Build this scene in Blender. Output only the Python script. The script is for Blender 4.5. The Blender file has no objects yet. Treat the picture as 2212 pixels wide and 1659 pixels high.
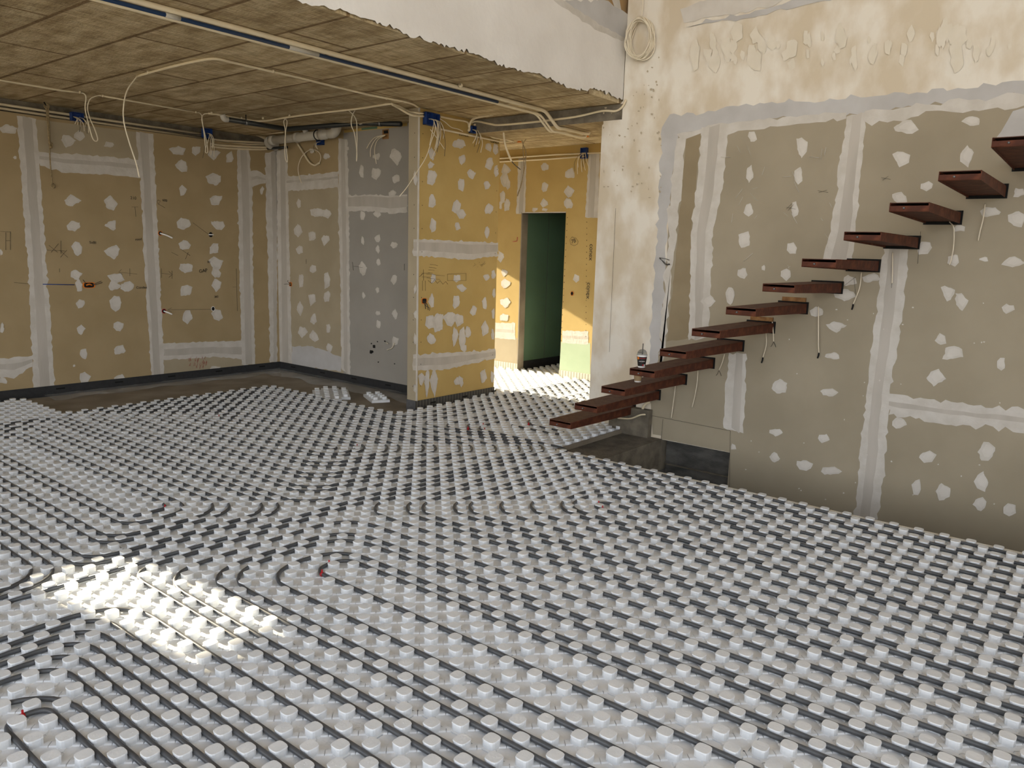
import bpy, math, random
from mathutils import Vector, Matrix
import numpy as np
random.seed(7)
rng = random.Random(11)
S = bpy.context.scene
COL = S.collection
# ------------------------------------------------------------------ camera
CX, CY = 1106.0, 829.5
def _basis():
    w_, p_, r_ = (0.1109539, 0.1702179, 0.0296591)
    cy, sy = math.cos(w_), math.sin(w_)
    f0 = np.array([sy, cy, 0.]); r0 = np.array([cy, -sy, 0.]); u0 = np.array([0, 0, 1.])
    fw = f0*math.cos(p_) - u0*math.sin(p_); up = u0*math.cos(p_) + f0*math.sin(p_)
    r = r0*math.cos(r_) + up*math.sin(r_); u = up*math.cos(r_) - r0*math.sin(r_)
    M = np.array([[1, 1, 0], [-1, 1, 0], [0, 0, 2**.5]])/2**.5
    return M@r, M@u, M@fw
RX, UX, WX = _basis()
CAM = np.array([-2.168442, -2.129596, 1.612553])
F_PX = 1662.5227
def at(x, y, ax, val):
    """point where the sight line of photo pixel (x, y) meets the plane axis ax = val"""
    d = (x-CX)/F_PX*RX - (y-CY)/F_PX*UX + WX
    t = (val-CAM[ax])/d[ax]
    return CAM + t*d
cam_d = bpy.data.cameras.new('camera'); cam = bpy.data.objects.new('camera', cam_d); COL.objects.link(cam)
cam_d.sensor_width = 36.0; cam_d.lens = F_PX/2212*36.0; cam_d.clip_start = .05; cam_d.clip_end = 200
m4 = Matrix.Identity(4)
for i in range(3):
    m4[i][0] = RX[i]; m4[i][1] = UX[i]; m4[i][2] = -WX[i]; m4[i][3] = CAM[i]
cam.matrix_world = m4
S.camera = cam
# ------------------------------------------------------------------ light
W = bpy.data.worlds.new('world'); S.world = W; W.use_nodes = True
wn = W.node_tree.nodes; wl = W.node_tree.links; wn.clear()
wo = wn.new('ShaderNodeOutputWorld'); bg = wn.new('ShaderNodeBackground')
tcw = wn.new('ShaderNodeTexCoord'); sep = wn.new('ShaderNodeSeparateXYZ'); rw_ = wn.new('ShaderNodeValToRGB')
wl.new(tcw.outputs['Generated'], sep.inputs[0]); wl.new(sep.outputs['Z'], rw_.inputs[0])
cr = rw_.color_ramp; cr.elements[0].position = 0.0; cr.elements[0].color = (1.0, .97, .93, 1)
cr.elements[1].position = 1.0; cr.elements[1].color = (.30, .34, .42, 1)
e_ = cr.elements.new(.16); e_.color = (.86, .88, .90, 1); e_ = cr.elements.new(.4); e_.color = (.42, .46, .52, 1)
bg.inputs['Strength'].default_value = 3.1
wl.new(rw_.outputs[0], bg.inputs[0]); wl.new(bg.outputs[0], wo.inputs[0])
SUN = Vector((.12, -1.0, -.42)).normalized()
sd = bpy.data.lights.new('sun', 'SUN'); so = bpy.data.objects.new('sun', sd); COL.objects.link(so)
sd.energy = 18.0; sd.angle = math.radians(.6); sd.color = (1.0, .86, .62)
so.rotation_euler = SUN.to_track_quat('-Z', 'Y').to_euler(); so.location = (0, 12, 8)
S.view_settings.view_transform = 'Standard'; S.view_settings.look = 'None'
S.view_settings.exposure = 0.56; S.view_settings.gamma = 1.0; S.view_settings.use_curve_mapping = False
S.cycles.max_bounces = 8; S.cycles.diffuse_bounces = 6; S.cycles.use_denoising = True
S.cycles.sample_clamp_indirect = 6.0
# ------------------------------------------------------------------ helpers
P = .1/2**.5                         # row pitch of the nubs
def lin(c):
    return tuple((x/255/12.92) if x/255 <= .04045 else ((x/255+.055)/1.055)**2.4 for x in c)
def tag(o, label, cat, group=None):
    o['label'] = label; o['category'] = cat
    if group: o['group'] = group
    return o
def struct(o, label=None):
    o['kind'] = 'structure'
    if label: o['label'] = label
    return o
def empty(name, loc=(0, 0, 0), rz=0):
    o = bpy.data.objects.new(name, None); COL.objects.link(o); o.location = loc; o.rotation_euler = (0, 0, rz)
    o.empty_display_size = .05
    return o
class MB:
    def __init__(s): s.v = []; s.f = []; s.m = []; s.mats = []; s.sm = []
    def mi(s, mat):
        if mat not in s.mats: s.mats.append(mat)
        return s.mats.index(mat)
    def add(s, vs, fs, mat, smooth=False):
        b = len(s.v); s.v += [tuple(map(float, p)) for p in vs]; k = s.mi(mat)
        for f in fs: s.f.append([b+i for i in f]); s.m.append(k); s.sm.append(smooth)
    def box(s, lo, hi, mat):
        x0, y0, z0 = lo; x1, y1, z1 = hi
        s.add([(x0,y0,z0),(x1,y0,z0),(x1,y1,z0),(x0,y1,z0),(x0,y0,z1),(x1,y0,z1),(x1,y1,z1),(x0,y1,z1)],
              [(0,3,2,1),(4,5,6,7),(0,1,5,4),(1,2,6,5),(2,3,7,6),(3,0,4,7)], mat)
    def tube(s, pts, r, mat, n=8, cap=True, rs=None):
        pts = [Vector(p) for p in pts]
        pp = [pts[0]]
        for p in pts[1:]:
            if (p-pp[-1]).length > 1e-5: pp.append(p)
        pts = pp
        if len(pts) < 2: return
        t = (pts[1]-pts[0]).normalized()
        nrm = t.orthogonal().normalized()
        vs = []; L = len(pts)
        for i, p in enumerate(pts):
            if i == 0: tt = (pts[1]-pts[0]).normalized()
            elif i == L-1: tt = (pts[-1]-pts[-2]).normalized()
            else:
                tt = ((pts[i+1]-p).normalized()+(p-pts[i-1]).normalized())
                tt = tt.normalized() if tt.length > 1e-6 else (pts[i+1]-p).normalized()
            nrm = (nrm - tt*nrm.dot(tt))
            nrm = nrm.normalized() if nrm.length > 1e-6 else tt.orthogonal().normalized()
            b = tt.cross(nrm)
            rr = rs[i] if rs else r
            for k in range(n):
                a = 2*math.pi*k/n
                vs.append(p+nrm*math.cos(a)*rr+b*math.sin(a)*rr)
        fs = [(i*n+k, i*n+(k+1) % n, (i+1)*n+(k+1) % n, (i+1)*n+k) for i in range(L-1) for k in range(n)]
        if cap: fs += [tuple(reversed(range(n))), tuple((L-1)*n+k for k in range(n))]
        s.add(vs, fs, mat, True)
    def lathe(s, prof, mat, n=20, c=(0, 0, 0), capb=True, capt=True):
        vs = [(c[0]+r*math.cos(2*math.pi*k/n), c[1]+r*math.sin(2*math.pi*k/n), c[2]+z) for r, z in prof for k in range(n)]
        fs = [(i*n+k, i*n+(k+1) % n, (i+1)*n+(k+1) % n, (i+1)*n+k) for i in range(len(prof)-1) for k in range(n)]
        if capb: fs.append(tuple(reversed(range(n))))
        if capt: fs.append(tuple((len(prof)-1)*n+k for k in range(n)))
        s.add(vs, fs, mat, True)
    def mesh(s, name):
        me = bpy.data.meshes.new(name); me.from_pydata(s.v, [], s.f)
        for m in s.mats: me.materials.append(m)
        me.polygons.foreach_set('material_index', s.m); me.polygons.foreach_set('use_smooth', s.sm)
        me.update(); return me
    def obj(s, name, parent=None, loc=None):
        o = bpy.data.objects.new(name, s.mesh(name)); COL.objects.link(o)
        if parent: o.parent = parent
        if loc: o.location = loc
        return o
def copy_tree(o, parent=None):
    c = o.copy(); COL.objects.link(c)
    if parent: c.parent = parent
    for ch in list(o.children): copy_tree(ch, c)
    return c
# ------------------------------------------------------------------ materials
def mat(name, c1, c2=None, rough=.8, scale=6., bump=0., bscale=60., spec=.5, detail=6, c3=None, stretch=(1, 1, 1), rot=(0, 0, 0), metal=0., lo=.35, hi=.65, trans=0., alpha=1.):
    m = bpy.data.materials.new(name); m.use_nodes = True
    n = m.node_tree.nodes; l = m.node_tree.links; b = n['Principled BSDF']
    b.inputs['Roughness'].default_value = rough; b.inputs['Metallic'].default_value = metal
    b.inputs['Specular IOR Level'].default_value = spec
    if trans: b.inputs['Transmission Weight'].default_value = trans
    if alpha < 1: b.inputs['Alpha'].default_value = alpha
    c1 = lin(c1)+(1,)
    tc = n.new('ShaderNodeTexCoord'); mp = n.new('ShaderNodeMapping'); l.new(tc.outputs['Object'], mp.inputs[0])
    mp.inputs['Scale'].default_value = stretch; mp.inputs['Rotation'].default_value = rot
    if c2:
        t = n.new('ShaderNodeTexNoise'); t.inputs['Scale'].default_value = scale; t.inputs['Detail'].default_value = detail
        l.new(mp.outputs[0], t.inputs['Vector'])
        r = n.new('ShaderNodeValToRGB'); r.color_ramp.elements[0].position = lo; r.color_ramp.elements[1].position = hi
        r.color_ramp.elements[0].color = c1; r.color_ramp.elements[1].color = lin(c2)+(1,)
        if c3:
            e = r.color_ramp.elements.new(.5*(lo+hi)); e.color = lin(c3)+(1,)
        l.new(t.outputs[0], r.inputs[0]); l.new(r.outputs[0], b.inputs['Base Color'])
        m['out'] = 1
    else: b.inputs['Base Color'].default_value = c1
    if bump:
        t2 = n.new('ShaderNodeTexNoise'); t2.inputs['Scale'].default_value = bscale; t2.inputs['Detail'].default_value = 5
        l.new(mp.outputs[0], t2.inputs['Vector'])
        bp = n.new('ShaderNodeBump'); bp.inputs['Strength'].default_value = bump; bp.inputs['Distance'].default_value = .01
        l.new(t2.outputs[0], bp.inputs['Height']); l.new(bp.outputs[0], b.inputs['Normal'])
    return m
M = dict(
 tan=mat('tan_board', (180,154,94), (188,162,102), .85, 3),
 tan2=mat('tan_board_dull', (156,137,102), (164,145,110), .85, 3),
 beige=mat('beige_board', (160,148,124), (170,158,134), .85, 2),
 stair=mat('stair_board', (148,138,118), (160,150,130), .85, 1.5),  # board tone darkened to carry the shade beside the stair void
 stairdark=mat('stair_board_dark', (138,124,98), (146,132,106), .85, 4),
 grey=mat('grey_board', (148,144,137), (156,152,145), .85, 2),
 green=mat('green_board', (84,112,90), (90,120,98), .75, 2),
 palegreen=mat('pale_green_board', (160,178,150), (170,186,160), .8, 2),
 fill=mat('filler_white', (190,185,176), (202,198,191), .8, 9, .25, 40),
 fill2=mat('filler_tape', (174,168,158), (186,180,171), .8, 7, .2, 40, stretch=(1,1,.2)),
 skim=mat('grey_skim', (176,174,172), (188,187,186), .8, 4),
 plaster=mat('cream_plaster', (203,191,169), (224,219,208), .85, 4.5, .3, 14, c3=(213,204,188), stretch=(1,1,.6), lo=.38, hi=.62),
 white=mat('white_render', (214,210,204), (224,221,216), .85, 2.5, .25, 25),
 conc=mat('rough_concrete', (92,86,74), (122,114,100), .95, 9, .8, 45),
 slab=mat('slab_concrete', (122,112,98), (146,137,122), .8, 3, .2, 80),
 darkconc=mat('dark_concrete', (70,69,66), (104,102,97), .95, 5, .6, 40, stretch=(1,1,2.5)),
 foam=mat('black_foam', (34,35,37), (42,43,45), .7, 30),
 foam2=mat('grey_foam', (74,74,76), (84,84,86), .6, 30),
 panel=mat('white_panel', (216,220,224), (227,230,233), .42, 12, .10, 90, spec=.5),
 pipe=mat('grey_pipe', (70,72,75), (78,80,83), .36, 20),
 steel=mat('primed_steel', (70,36,22), (98,54,34), .65, 14, .3, 60, c3=(80,41,26), spec=.25),
 steeltop=mat('steel_top', (96,66,50), (78,42,30), .7, 18, .3, 70, lo=.4, hi=.6),
 bolt=mat('bolt_metal', (130,132,134), None, .4, metal=.8),
 conduit=mat('cream_conduit', (214,200,170), (222,209,180), .5, 8),
 cable=mat('cream_cable', (222,212,190), None, .5),
 blue=mat('blue_box', (28,62,128), None, .5),
 bluepipe=mat('blue_tube', (20,52,92), None, .45),
 drain=mat('grey_drain', (186,182,172), None, .4),
 blackpipe=mat('black_drain', (42,44,44), None, .4),
 orange=mat('orange_box', (214,120,30), None, .5),
 foamorange=mat('orange_foam', (190,88,40), (150,66,30), .9, 40, .8, 60),
 red=mat('red_clip', (170,18,28), None, .45),
 black=mat('black_void', (8,8,8), None, .9),
 ink=mat('black_ink', (40,36,32), None, .8),
 redink=mat('red_ink', (150,40,34), None, .8),
 wire=mat('dark_wire', (60,56,50), None, .6),
 rope=mat('rope', (128,110,80), (158,140,106), .9, 60),
 wood=mat('rough_wood', (120,84,48), (150,112,70), .9, 20, .6, 80),
 cupblack=mat('cup_black', (24,22,22), None, .45),
 cupwhite=mat('cup_white', (235,235,235), None, .4),
 cupbrown=mat('cup_brown', (150,128,96), None, .7),
 clear=mat('clear_plastic', (235,240,240), None, .08, trans=.95, spec=.5),
 film=mat('clear_film', (215,218,220), None, .12, alpha=.28, spec=.8),
 ground=mat('pale_bounce_ground', (196,188,172), (208,200,186), .9, 2),
veil=mat('plaster_veil', (213,206,190), (219,212,198), .8, 9), pit=mat('plaster_pit', (168,156,134), (184,172,150), .9, 20),
 ash=mat('upper_board', (150,120,80), (160,130,88), .85, 3),
)
def ceiling_mat():
    m = mat('board_marked_concrete', (168,148,112), (222,208,176), .95, 3.2, .9, 22, c3=(198,180,146), stretch=(3.2,1,1), lo=.3, hi=.7)
    n = m.node_tree.nodes; l = m.node_tree.links; b = n['Principled BSDF']
    tc = n.new('ShaderNodeTexCoord'); mp = n.new('ShaderNodeMapping'); l.new(tc.outputs['Object'], mp.inputs[0])
    mp.inputs['Rotation'].default_value = (0, 0, math.pi/2); mp.inputs['Location'].default_value = (-3.65, .55, 0)
    br = n.new('ShaderNodeTexBrick'); l.new(mp.outputs[0], br.inputs['Vector'])
    mp.vector_type = 'POINT'
    br.inputs['Scale'].default_value = 1.0; br.inputs['Brick Width'].default_value = 2.0; br.inputs['Row Height'].default_value = .52
    br.inputs['Mortar Size'].default_value = .02; br.inputs['Mortar Smooth'].default_value = .6
    br.inputs['Color1'].default_value = (1, 1, 1, 1); br.inputs['Color2'].default_value = (.74, .72, .68, 1); br.inputs['Mortar'].default_value = (.38, .30, .22, 1)
    br.inputs['Bias'].default_value = -.1
    wp = n.new('ShaderNodeTexNoise'); wp.inputs['Scale'].default_value = 6
    mx = n.new('ShaderNodeMixRGB'); mx.blend_type = 'MULTIPLY'; mx.inputs[0].default_value = 1
    src = b.inputs['Base Color'].links[0].from_socket
    # fine grain streaks
    ns = n.new('ShaderNodeTexNoise'); ns.inputs['Scale'].default_value = 14; ns.inputs['Detail'].default_value = 8; ns.inputs['Roughness'].default_value = .7
    mp2 = n.new('ShaderNodeMapping'); mp2.inputs['Scale'].default_value = (.5, 4, 1); l.new(tc.outputs['Object'], mp2.inputs[0]); l.new(mp2.outputs[0], ns.inputs['Vector'])
    rp = n.new('ShaderNodeValToRGB'); rp.color_ramp.elements[0].position = .38; rp.color_ramp.elements[1].position = .6
    rp.color_ramp.elements[0].color = (.55, .5, .42, 1); rp.color_ramp.elements[1].color = (1.1, 1.08, 1.0, 1)
    l.new(ns.outputs[0], rp.inputs[0])
    m2 = n.new('ShaderNodeMixRGB'); m2.blend_type = 'MULTIPLY'; m2.inputs[0].default_value = .8
    l.new(src, mx.inputs[1]); l.new(br.outputs[0], mx.inputs[2]); l.new(mx.outputs[0], m2.inputs[1]); l.new(rp.outputs[0], m2.inputs[2])
    l.new(m2.outputs[0], b.inputs['Base Color'])
    return m
M['ceil'] = ceiling_mat()
def foam_ribbed(name, c1, c2):
    m = mat(name, c1, None, .6); n = m.node_tree.nodes; l = m.node_tree.links; b = n['Principled BSDF']
    tc = n.new('ShaderNodeTexCoord'); w = n.new('ShaderNodeTexWave'); w.inputs['Scale'].default_value = 14; w.bands_direction = 'DIAGONAL'
    mp = n.new('ShaderNodeMapping'); mp.inputs['Scale'].default_value = (1, 1, 0); l.new(tc.outputs['Object'], mp.inputs[0]); l.new(mp.outputs[0], w.inputs[0])
    r = n.new('ShaderNodeValToRGB'); r.color_ramp.elements[0].color = lin(c1)+(1,); r.color_ramp.elements[1].color = lin(c2)+(1,)
    l.new(w.outputs[0], r.inputs[0]); l.new(r.outputs[0], b.inputs['Base Color'])
    return m
M['ribfoam'] = foam_ribbed('ribbed_foam', (48,48,48), (88,86,80))
M['ribfoam2'] = foam_ribbed('ribbed_foam_pale', (150,148,136), (205,202,186))
# ------------------------------------------------------------------ room dimensions (metres; X away from camera to the right, Y away to the left)
ZS, ZC = -.06, 2.97                  # bare slab, ceiling
VL, UB, VP, UD, UW, VF = 6.79, 3.93, 3.55, 6.2, 4.15, 1.73
UE = 42.5*P                          # edge of the stair void
LAY = [0]
def inplane(mb, ax, val, px, m, off=.001, jag=0., seg=.05, conv=True):
    """polygon drawn on the wall plane ax=val from photo pixels; jag = ragged edge amplitude in metres"""
    pts = [at(x, y, ax, val) for x, y in px] if conv else [np.array(p, float) for p in px]
    out = []
    oth = [i for i in range(3) if i != ax]
    n = len(pts)
    for i in range(n):
        a, b = pts[i], pts[(i+1) % n]; out.append(a.copy())
        if jag:
            k = max(1, int(np.linalg.norm(b-a)/seg)); d = b-a; L = np.linalg.norm(d)
            nn = np.zeros(3); nn[oth[0]] = -d[oth[1]]; nn[oth[1]] = d[oth[0]]; nn /= max(L, 1e-6)
            for j in range(1, k): out.append(a+d*(j+rng.uniform(-.3, .3))/k+nn*rng.gauss(0, jag))
    LAY[0] += 1; off = LAY[0]*.00004+.0006 if off else 0
    for p in out: p[ax] = val-off
    # orient towards the camera side (negative axis direction)
    ar = sum(out[i][oth[0]]*out[(i+1) % len(out)][oth[1]]-out[(i+1) % len(out)][oth[0]]*out[i][oth[1]] for i in range(len(out)))
    if (ar > 0) == (ax != 1): out = out[::-1]
    mb.add(out, [tuple(range(len(out)))], m)
def patch(mb, ax, val, x, y, w, h, off=.0022, ma=None, mb2=None):
    n = rng.choice([5, 6, 6, 7]); a0 = rng.uniform(0, 6.28)
    px = []; px2 = []
    for k in range(n):
        a = a0+2*math.pi*(k+rng.uniform(-.36, .36))/n; r = rng.uniform(.78, 1.25)
        px.append((x+w/2*r*math.cos(a), y+h/2*r*math.sin(a)))
        px2.append((x+w/2*r*.66*math.cos(a)+w*.06, y+h/2*r*.66*math.sin(a)-h*.04))
    inplane(mb, ax, val, px, ma or M['fill'], off, .003, .02)
    inplane(mb, ax, val, px2, mb2 or M['skimlite'], off+.0006, .002, .03)
M['skimlite'] = mat('filler_second_coat', (198,193,185), (206,202,195), .8, 9)
def band(mb, ax, val, px, px_in=None, off=.0014, jag=.006):
    inplane(mb, ax, val, px, M['fill'], off, jag, .035)
    if px_in: inplane(mb, ax, val, px_in, M['fill2'], off+.0004, .003, .08)
def vband(mb, ax, val, L, R, f=(.3, .72), **k):
    """vertical joint band given by left and right edge polylines with equal counts"""
    px = L+R[::-1]
    inn = [(l[0]+(r[0]-l[0])*f[0], l[1]) for l, r in zip(L, R)]+[(l[0]+(r[0]-l[0])*f[1], r[1]) for l, r in zip(L, R)][::-1]
    band(mb, ax, val, px, inn, **k)
def hband(mb, ax, val, T, B, f=(.3, .62), **k):
    px = T+B[::-1]
    inn = [(t[0], t[1]+(b[1]-t[1])*f[0]) for t, b in zip(T, B)]+[(t[0], t[1]+(b[1]-t[1])*f[1]) for t, b in zip(T, B)][::-1]
    band(mb, ax, val, px, inn, **k)
def text(body, size, mtx, m, name, parent, align='CENTER', thick=.0004):
    c = bpy.data.curves.new(name, 'FONT'); c.body = body; c.size = size; c.extrude = thick; c.align_x = align; c.align_y = 'CENTER'
    o = bpy.data.objects.new(name, c); COL.objects.link(o)
    dg = bpy.context.evaluated_depsgraph_get(); me = bpy.data.meshes.new_from_object(o.evaluated_get(dg))
    bpy.data.objects.remove(o); bpy.data.curves.remove(c)
    me.materials.clear(); me.materials.append(m)
    ob = bpy.data.objects.new(name, me); COL.objects.link(ob); ob.parent = parent; ob.matrix_local = mtx
    return ob
def wall_text(body, x, y, ax, val, size, m, parent, rot=0.):
    p = at(x, y, ax, val)
    if ax == 1: X, Y, Z = Vector((1, 0, 0)), Vector((0, 0, 1)), Vector((0, -1, 0)); p[1] -= .012
    else: X, Y, Z = Vector((0, -1, 0)), Vector((0, 0, 1)), Vector((-1, 0, 0)); p[0] -= .012
    c, s = math.cos(rot), math.sin(rot)
    X, Y = X*c+Y*s, Y*c-X*s
    mt = Matrix.Identity(4)
    for i in range(3): mt[i][0] = X[i]; mt[i][1] = Y[i]; mt[i][2] = Z[i]; mt[i][3] = p[i]
    return text(body, size, mt, m, 'lettering', parent)
def stroke(mb, ax, val, px, m, r=.0016):
    pts = [at(x, y, ax, val) for x, y in px]
    LAY[0] += 1
    for p in pts: p[ax] = val-.0006-LAY[0]*.00004
    mb.tube(pts, r, m, 4)
# ================================================================== STRUCTURE
# floor slab with the stair void cut out
mb = MB()
mb.box((-6.5, -6.5, ZS-.3), (UE-.005, 7.2, ZS), M['slab'])
mb.box((UE-.005, 1.12, ZS-.3), (9.2, 7.2, ZS), M['conc'])
mb.box((UE+.002, 3.4, ZS), (UB, 7.0, ZS+.001), M['slab'])
struct(mb.obj('floor'), 'bare grey concrete slab')
# ceiling slab, lower passage slab and downstand beam
mb = MB()
mb.box((-6.5, VF+.02, ZC), (UW+.35, 7.4, ZC+.75), M['ceil'])
struct(mb.obj('ceiling'), 'board marked concrete ceiling')
mb = MB()
mb.box((UW+.35, 1.728, ZC), (9.2, 7.4, ZC+.3), M['ceil'])
struct(mb.obj('ceiling_passage'), 'board marked concrete ceiling over the passage')
mb = MB()
mb.box((UW+.003, 1.728, 2.83), (UW+.45, 7.0, ZC-.001), M['ceil'])
mb.box((UW-.003, 1.728, 2.832), (UW+.002, VP, ZC-.0015), M['conc'])  # thin darker sheet paints the shade on the beam face
struct(mb.obj('trim_4'), 'concrete downstand beam with shade-toned face over the passage mouth')
# white rendered upstand above the ceiling edge
mb = MB()
bot = []
u = -6.5
while u < UW:
    bot.append((u, VF, ZC+.006+.012*math.sin(u*7)+rng.gauss(0, .008)+(.03 if u > 3.6 else 0))); u += rng.uniform(.012, .04)
bot.append((UW, VF, ZC+.04))
poly = [np.array(p) for p in bot]+[np.array((UW, VF, 3.73)), np.array((-6.5, VF, 3.73))]
inplane(mb, 1, VF, poly, M['white'], 0, 0, conv=False)
back = [p.copy() for p in poly]
nb = len(bot)
for i in range(nb-1):
    a, b = bot[i], bot[i+1]
    mb.add([a, b, (b[0], VF+.02, b[2]+.01), (a[0], VF+.02, a[2]+.01)], [(0, 3, 2, 1)], M['conc'])
mb.box((-6.5, VF+.001, ZC+.06), (UW, VF+.02, 3.73), M['white'])
# lighter and browner trowel marks on the render, and the board wall over it
inplane(mb, 1, VF, [(1205, 0), (1305, 0), (1365, 35), (1362, 90), (1300, 62), (1240, 25)], M['skim'], .0012, .008)
inplane(mb, 1, VF, [(1195, 0), (1215, 0), (1300, 55), (1362, 88), (1362, 97), (1290, 66)], M['fill'], .0018, .006)
mb.box((-6.5, VF+.03, 3.73), (UW+.3, VF+.2, 6.6), M['ash'])
inplane(mb, 1, VF+.03, [(1322, 0), (1338, 0), (1345, 35), (1330, 30)], M['fill'], .002, .005)
struct(mb.obj('wall_upper'), 'white rendered band with ragged lower edge')
LAY[0] = 0
# right (stair) wall ------------------------------------------------------
mb = MB()
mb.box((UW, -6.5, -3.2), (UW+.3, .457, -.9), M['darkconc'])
mb.box((UW, -6.5, -.9), (UW+.3, .457, .5), M['stair']); mb.box((UW, -6.5, .5), (UW+.3, .457, 6.6), M['plaster'])
mb.box((UW, .457, -.065), (UW+.3, 1.725, 6.6), M['plaster'])
mb.box((UW, 1.725, -.065), (UW+.3, 1.94, 2.8), M['plaster'])
inplane(mb, 0, UW, [(UW, 1.7, 2.78), (UW, 1.94, 2.78), (UW, 1.93, 2.84), (UW, 1.86, 2.88), (UW, 1.80, 2.93), (UW, 1.72, 3.0), (UW, 1.7, 3.0)], M['plaster'], .0015, .006, .03, conv=False)
st = M['stair']
def rw(px, m, off=.001, jag=0.): inplane(mb, 0, UW, px, m, off, jag)
R_top = [(1455, 270), (1520, 262), (1612, 248), (1749, 240), (1886, 230), (2069, 208), (2212, 196), (2300, 186)]
rw(R_top+[(2400, 1000), (2300, 1360), (1577, 1090), (1577, 977), (1428, 948), (1428, 941), (1410, 938), (1407, 900), (1403, 790), (1440, 560)], st, .001)
rw([(1447, 247), (1520, 245), (1612, 224), (1749, 220), (1886, 208), (1932, 199), (2069, 190), (2212, 174), (2300, 165), (2300, 196), (2212, 206), (2069, 220), (1886, 241), (1749, 250), (1612, 262), (1520, 277), (1465, 290),
    (1452, 400), (1438, 560), (1428, 720), (1421, 800), (1402, 800), (1405, 700), (1415, 560), (1424, 420), (1430, 275)], M['skim'], .0016, .012)
rw([(1462, 290), (1520, 277), (1545, 268), (1612, 262), (1749, 248), (1828, 243), (1828, 256), (1749, 266), (1612, 281), (1556, 292), (1520, 290), (1475, 305)], M['fill'], .002, .008)
rw([(1868, 240), (2000, 226), (2212, 204), (2300, 196), (2300, 216), (2212, 228), (2080, 244), (2000, 240), (1950, 262), (1868, 262)], M['fill'], .002, .012)
rw([(2188, 240), (2300, 228), (2300, 420), (2150, 300)], M['skim'], .0018, .008)
rw([(1462, 300), (1482, 292), (1474, 400), (1455, 560), (1438, 740), (1424, 790), (1428, 700), (1440, 560), (1452, 400)], M['fill'], .0022, .012)
rw([(1482, 300), (1514, 288), (1494, 500), (1490, 730), (1440, 738), (1460, 560), (1474, 400)], M['stairdark'], .0014, .004)
vband(mb, 0, UW, [(1516, 275), (1505, 400), (1493, 500), (1488, 735)], [(1575, 268), (1562, 400), (1540, 500), (1531, 728)], (.28, .66))
vband(mb, 0, UW, [(1829, 252), (1808, 400), (1795, 500), (1772, 565)], [(1872, 242), (1859, 380), (1848, 500), (1842, 562)], (.3, .78))
vband(mb, 0, UW, [(1908, 536), (1890, 694), (1872, 848), (1854, 1029), (1840, 1160)], [(1963, 536), (1949, 694), (1922, 852), (1911, 1015), (1890, 1160)], (.25, .66))
vband(mb, 0, UW, [(1575, 762), (1566, 850), (1563, 924)], [(1612, 764), (1610, 850), (1606, 936)], (.4, .8), jag=.006)
hband(mb, 0, UW, [(1920, 850), (2055, 868), (2212, 884), (2300, 892)], [(1920, 896), (2055, 918), (2212, 936), (2300, 946)], (.36, .56), jag=.012)
for a in [(1626,296,20,24),(1733,317,28,42),(1620,375,18,34),(1725,382,22,38),(1617,452,20,32),(1717,450,18,34),(1957,274,50,30),(1948,343,38,34),(2090,336,30,46),(1943,428,32,26),(2097,261,46,18),
  (1608,518,26,40),(1710,537,22,28),(1603,590,22,26),(1697,592,22,28),(2002,403,30,22),(1998,534,33,38),(2060,560,26,28),(2140,458,48,22),(2073,493,30,20),(2199,416,30,24),(2197,474,44,36),(2188,566,48,28),(2047,630,28,38),(2076,649,30,38),(2178,667,24,20),(1763,673,36,20),(1806,704,42,24),(1824,638,52,24),(1798,770,38,16),(2033,731,24,30),(2057,764,52,36),(1836,605,34,28),(1881,601,38,20),
  (2024,812,38,40),(2162,787,24,32),(1687,834,34,28),(1791,847,34,16),(1677,934,27,18),(1779,945,26,26),(1673,987,25,20),(1738,1005,38,25),(1794,1018,42,20),(1585,966,13,17),(2003,987,36,32),(2132,975,42,40),(1979,1051,26,33),(2037,1063,30,38),(2121,1038,34,42),(2116,1088,30,31),(2180,1099,28,32),(1941,915,30,24),(1650,578,10,12),(2125,560,20,12),(1578,640,18,34),(1530,650,30,26)]:
    patch(mb, 0, UW, *a)
rw([(1467, 62), (1540, 44), (1620, 30), (1690, 10), (1730, -5), (1830, -5), (1760, 6), (1700, 22), (1600, 42), (1500, 56)], M['skim'], .0012, .008)
rw([(1470, 20), (1540, -5), (1700, -5), (1680, 8), (1600, 26), (1530, 38), (1478, 50)], M['skimlite'], .001, .01)
for _ in range(70):   # thin trowelled veils and pits in the plaster
    x = rng.uniform(1480, 2200); w_ = rng.uniform(6, 24); y = rng.uniform(70, 165-(x-1480)*.07)
    patch(mb, 0, UW, x, y, w_, w_*rng.uniform(1.4, 3), .0006, M['veil'], M['veil'])
for _ in range(60):
    x = rng.uniform(1300, 1430); y = rng.uniform(120, 430); patch(mb, 0, UW, x, y, rng.uniform(1.5, 6), rng.uniform(1.5, 7), .0007, M['pit'], M['pit'])
# board joints and hairlines
for px in [[(1408, 897), (1579, 930)], [(1434, 905), (1430, 948)], [(1579, 930), (1577, 1090)], [(1332, 450), (1318, 760)], [(1808, 630), (1850, 598)], [(1983, 570), (1990, 500)], [(1850, 640), (1846, 600)]]:
    stroke(mb, 0, UW, px, M['ink'], .0012)
for px in [[(1700,452),(1712,440)],[(1704,455),(1716,442)],[(1700,448),(1720,452)],[(1768,412),(1790,416)],[(1770,416),(1788,411)],[(1905,384),(1925,388)],[(1908,390),(1920,381)],[(1928,610),(1927,622)]]:
    stroke(mb, 0, UW, px, M['ink'], .0012)
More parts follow.
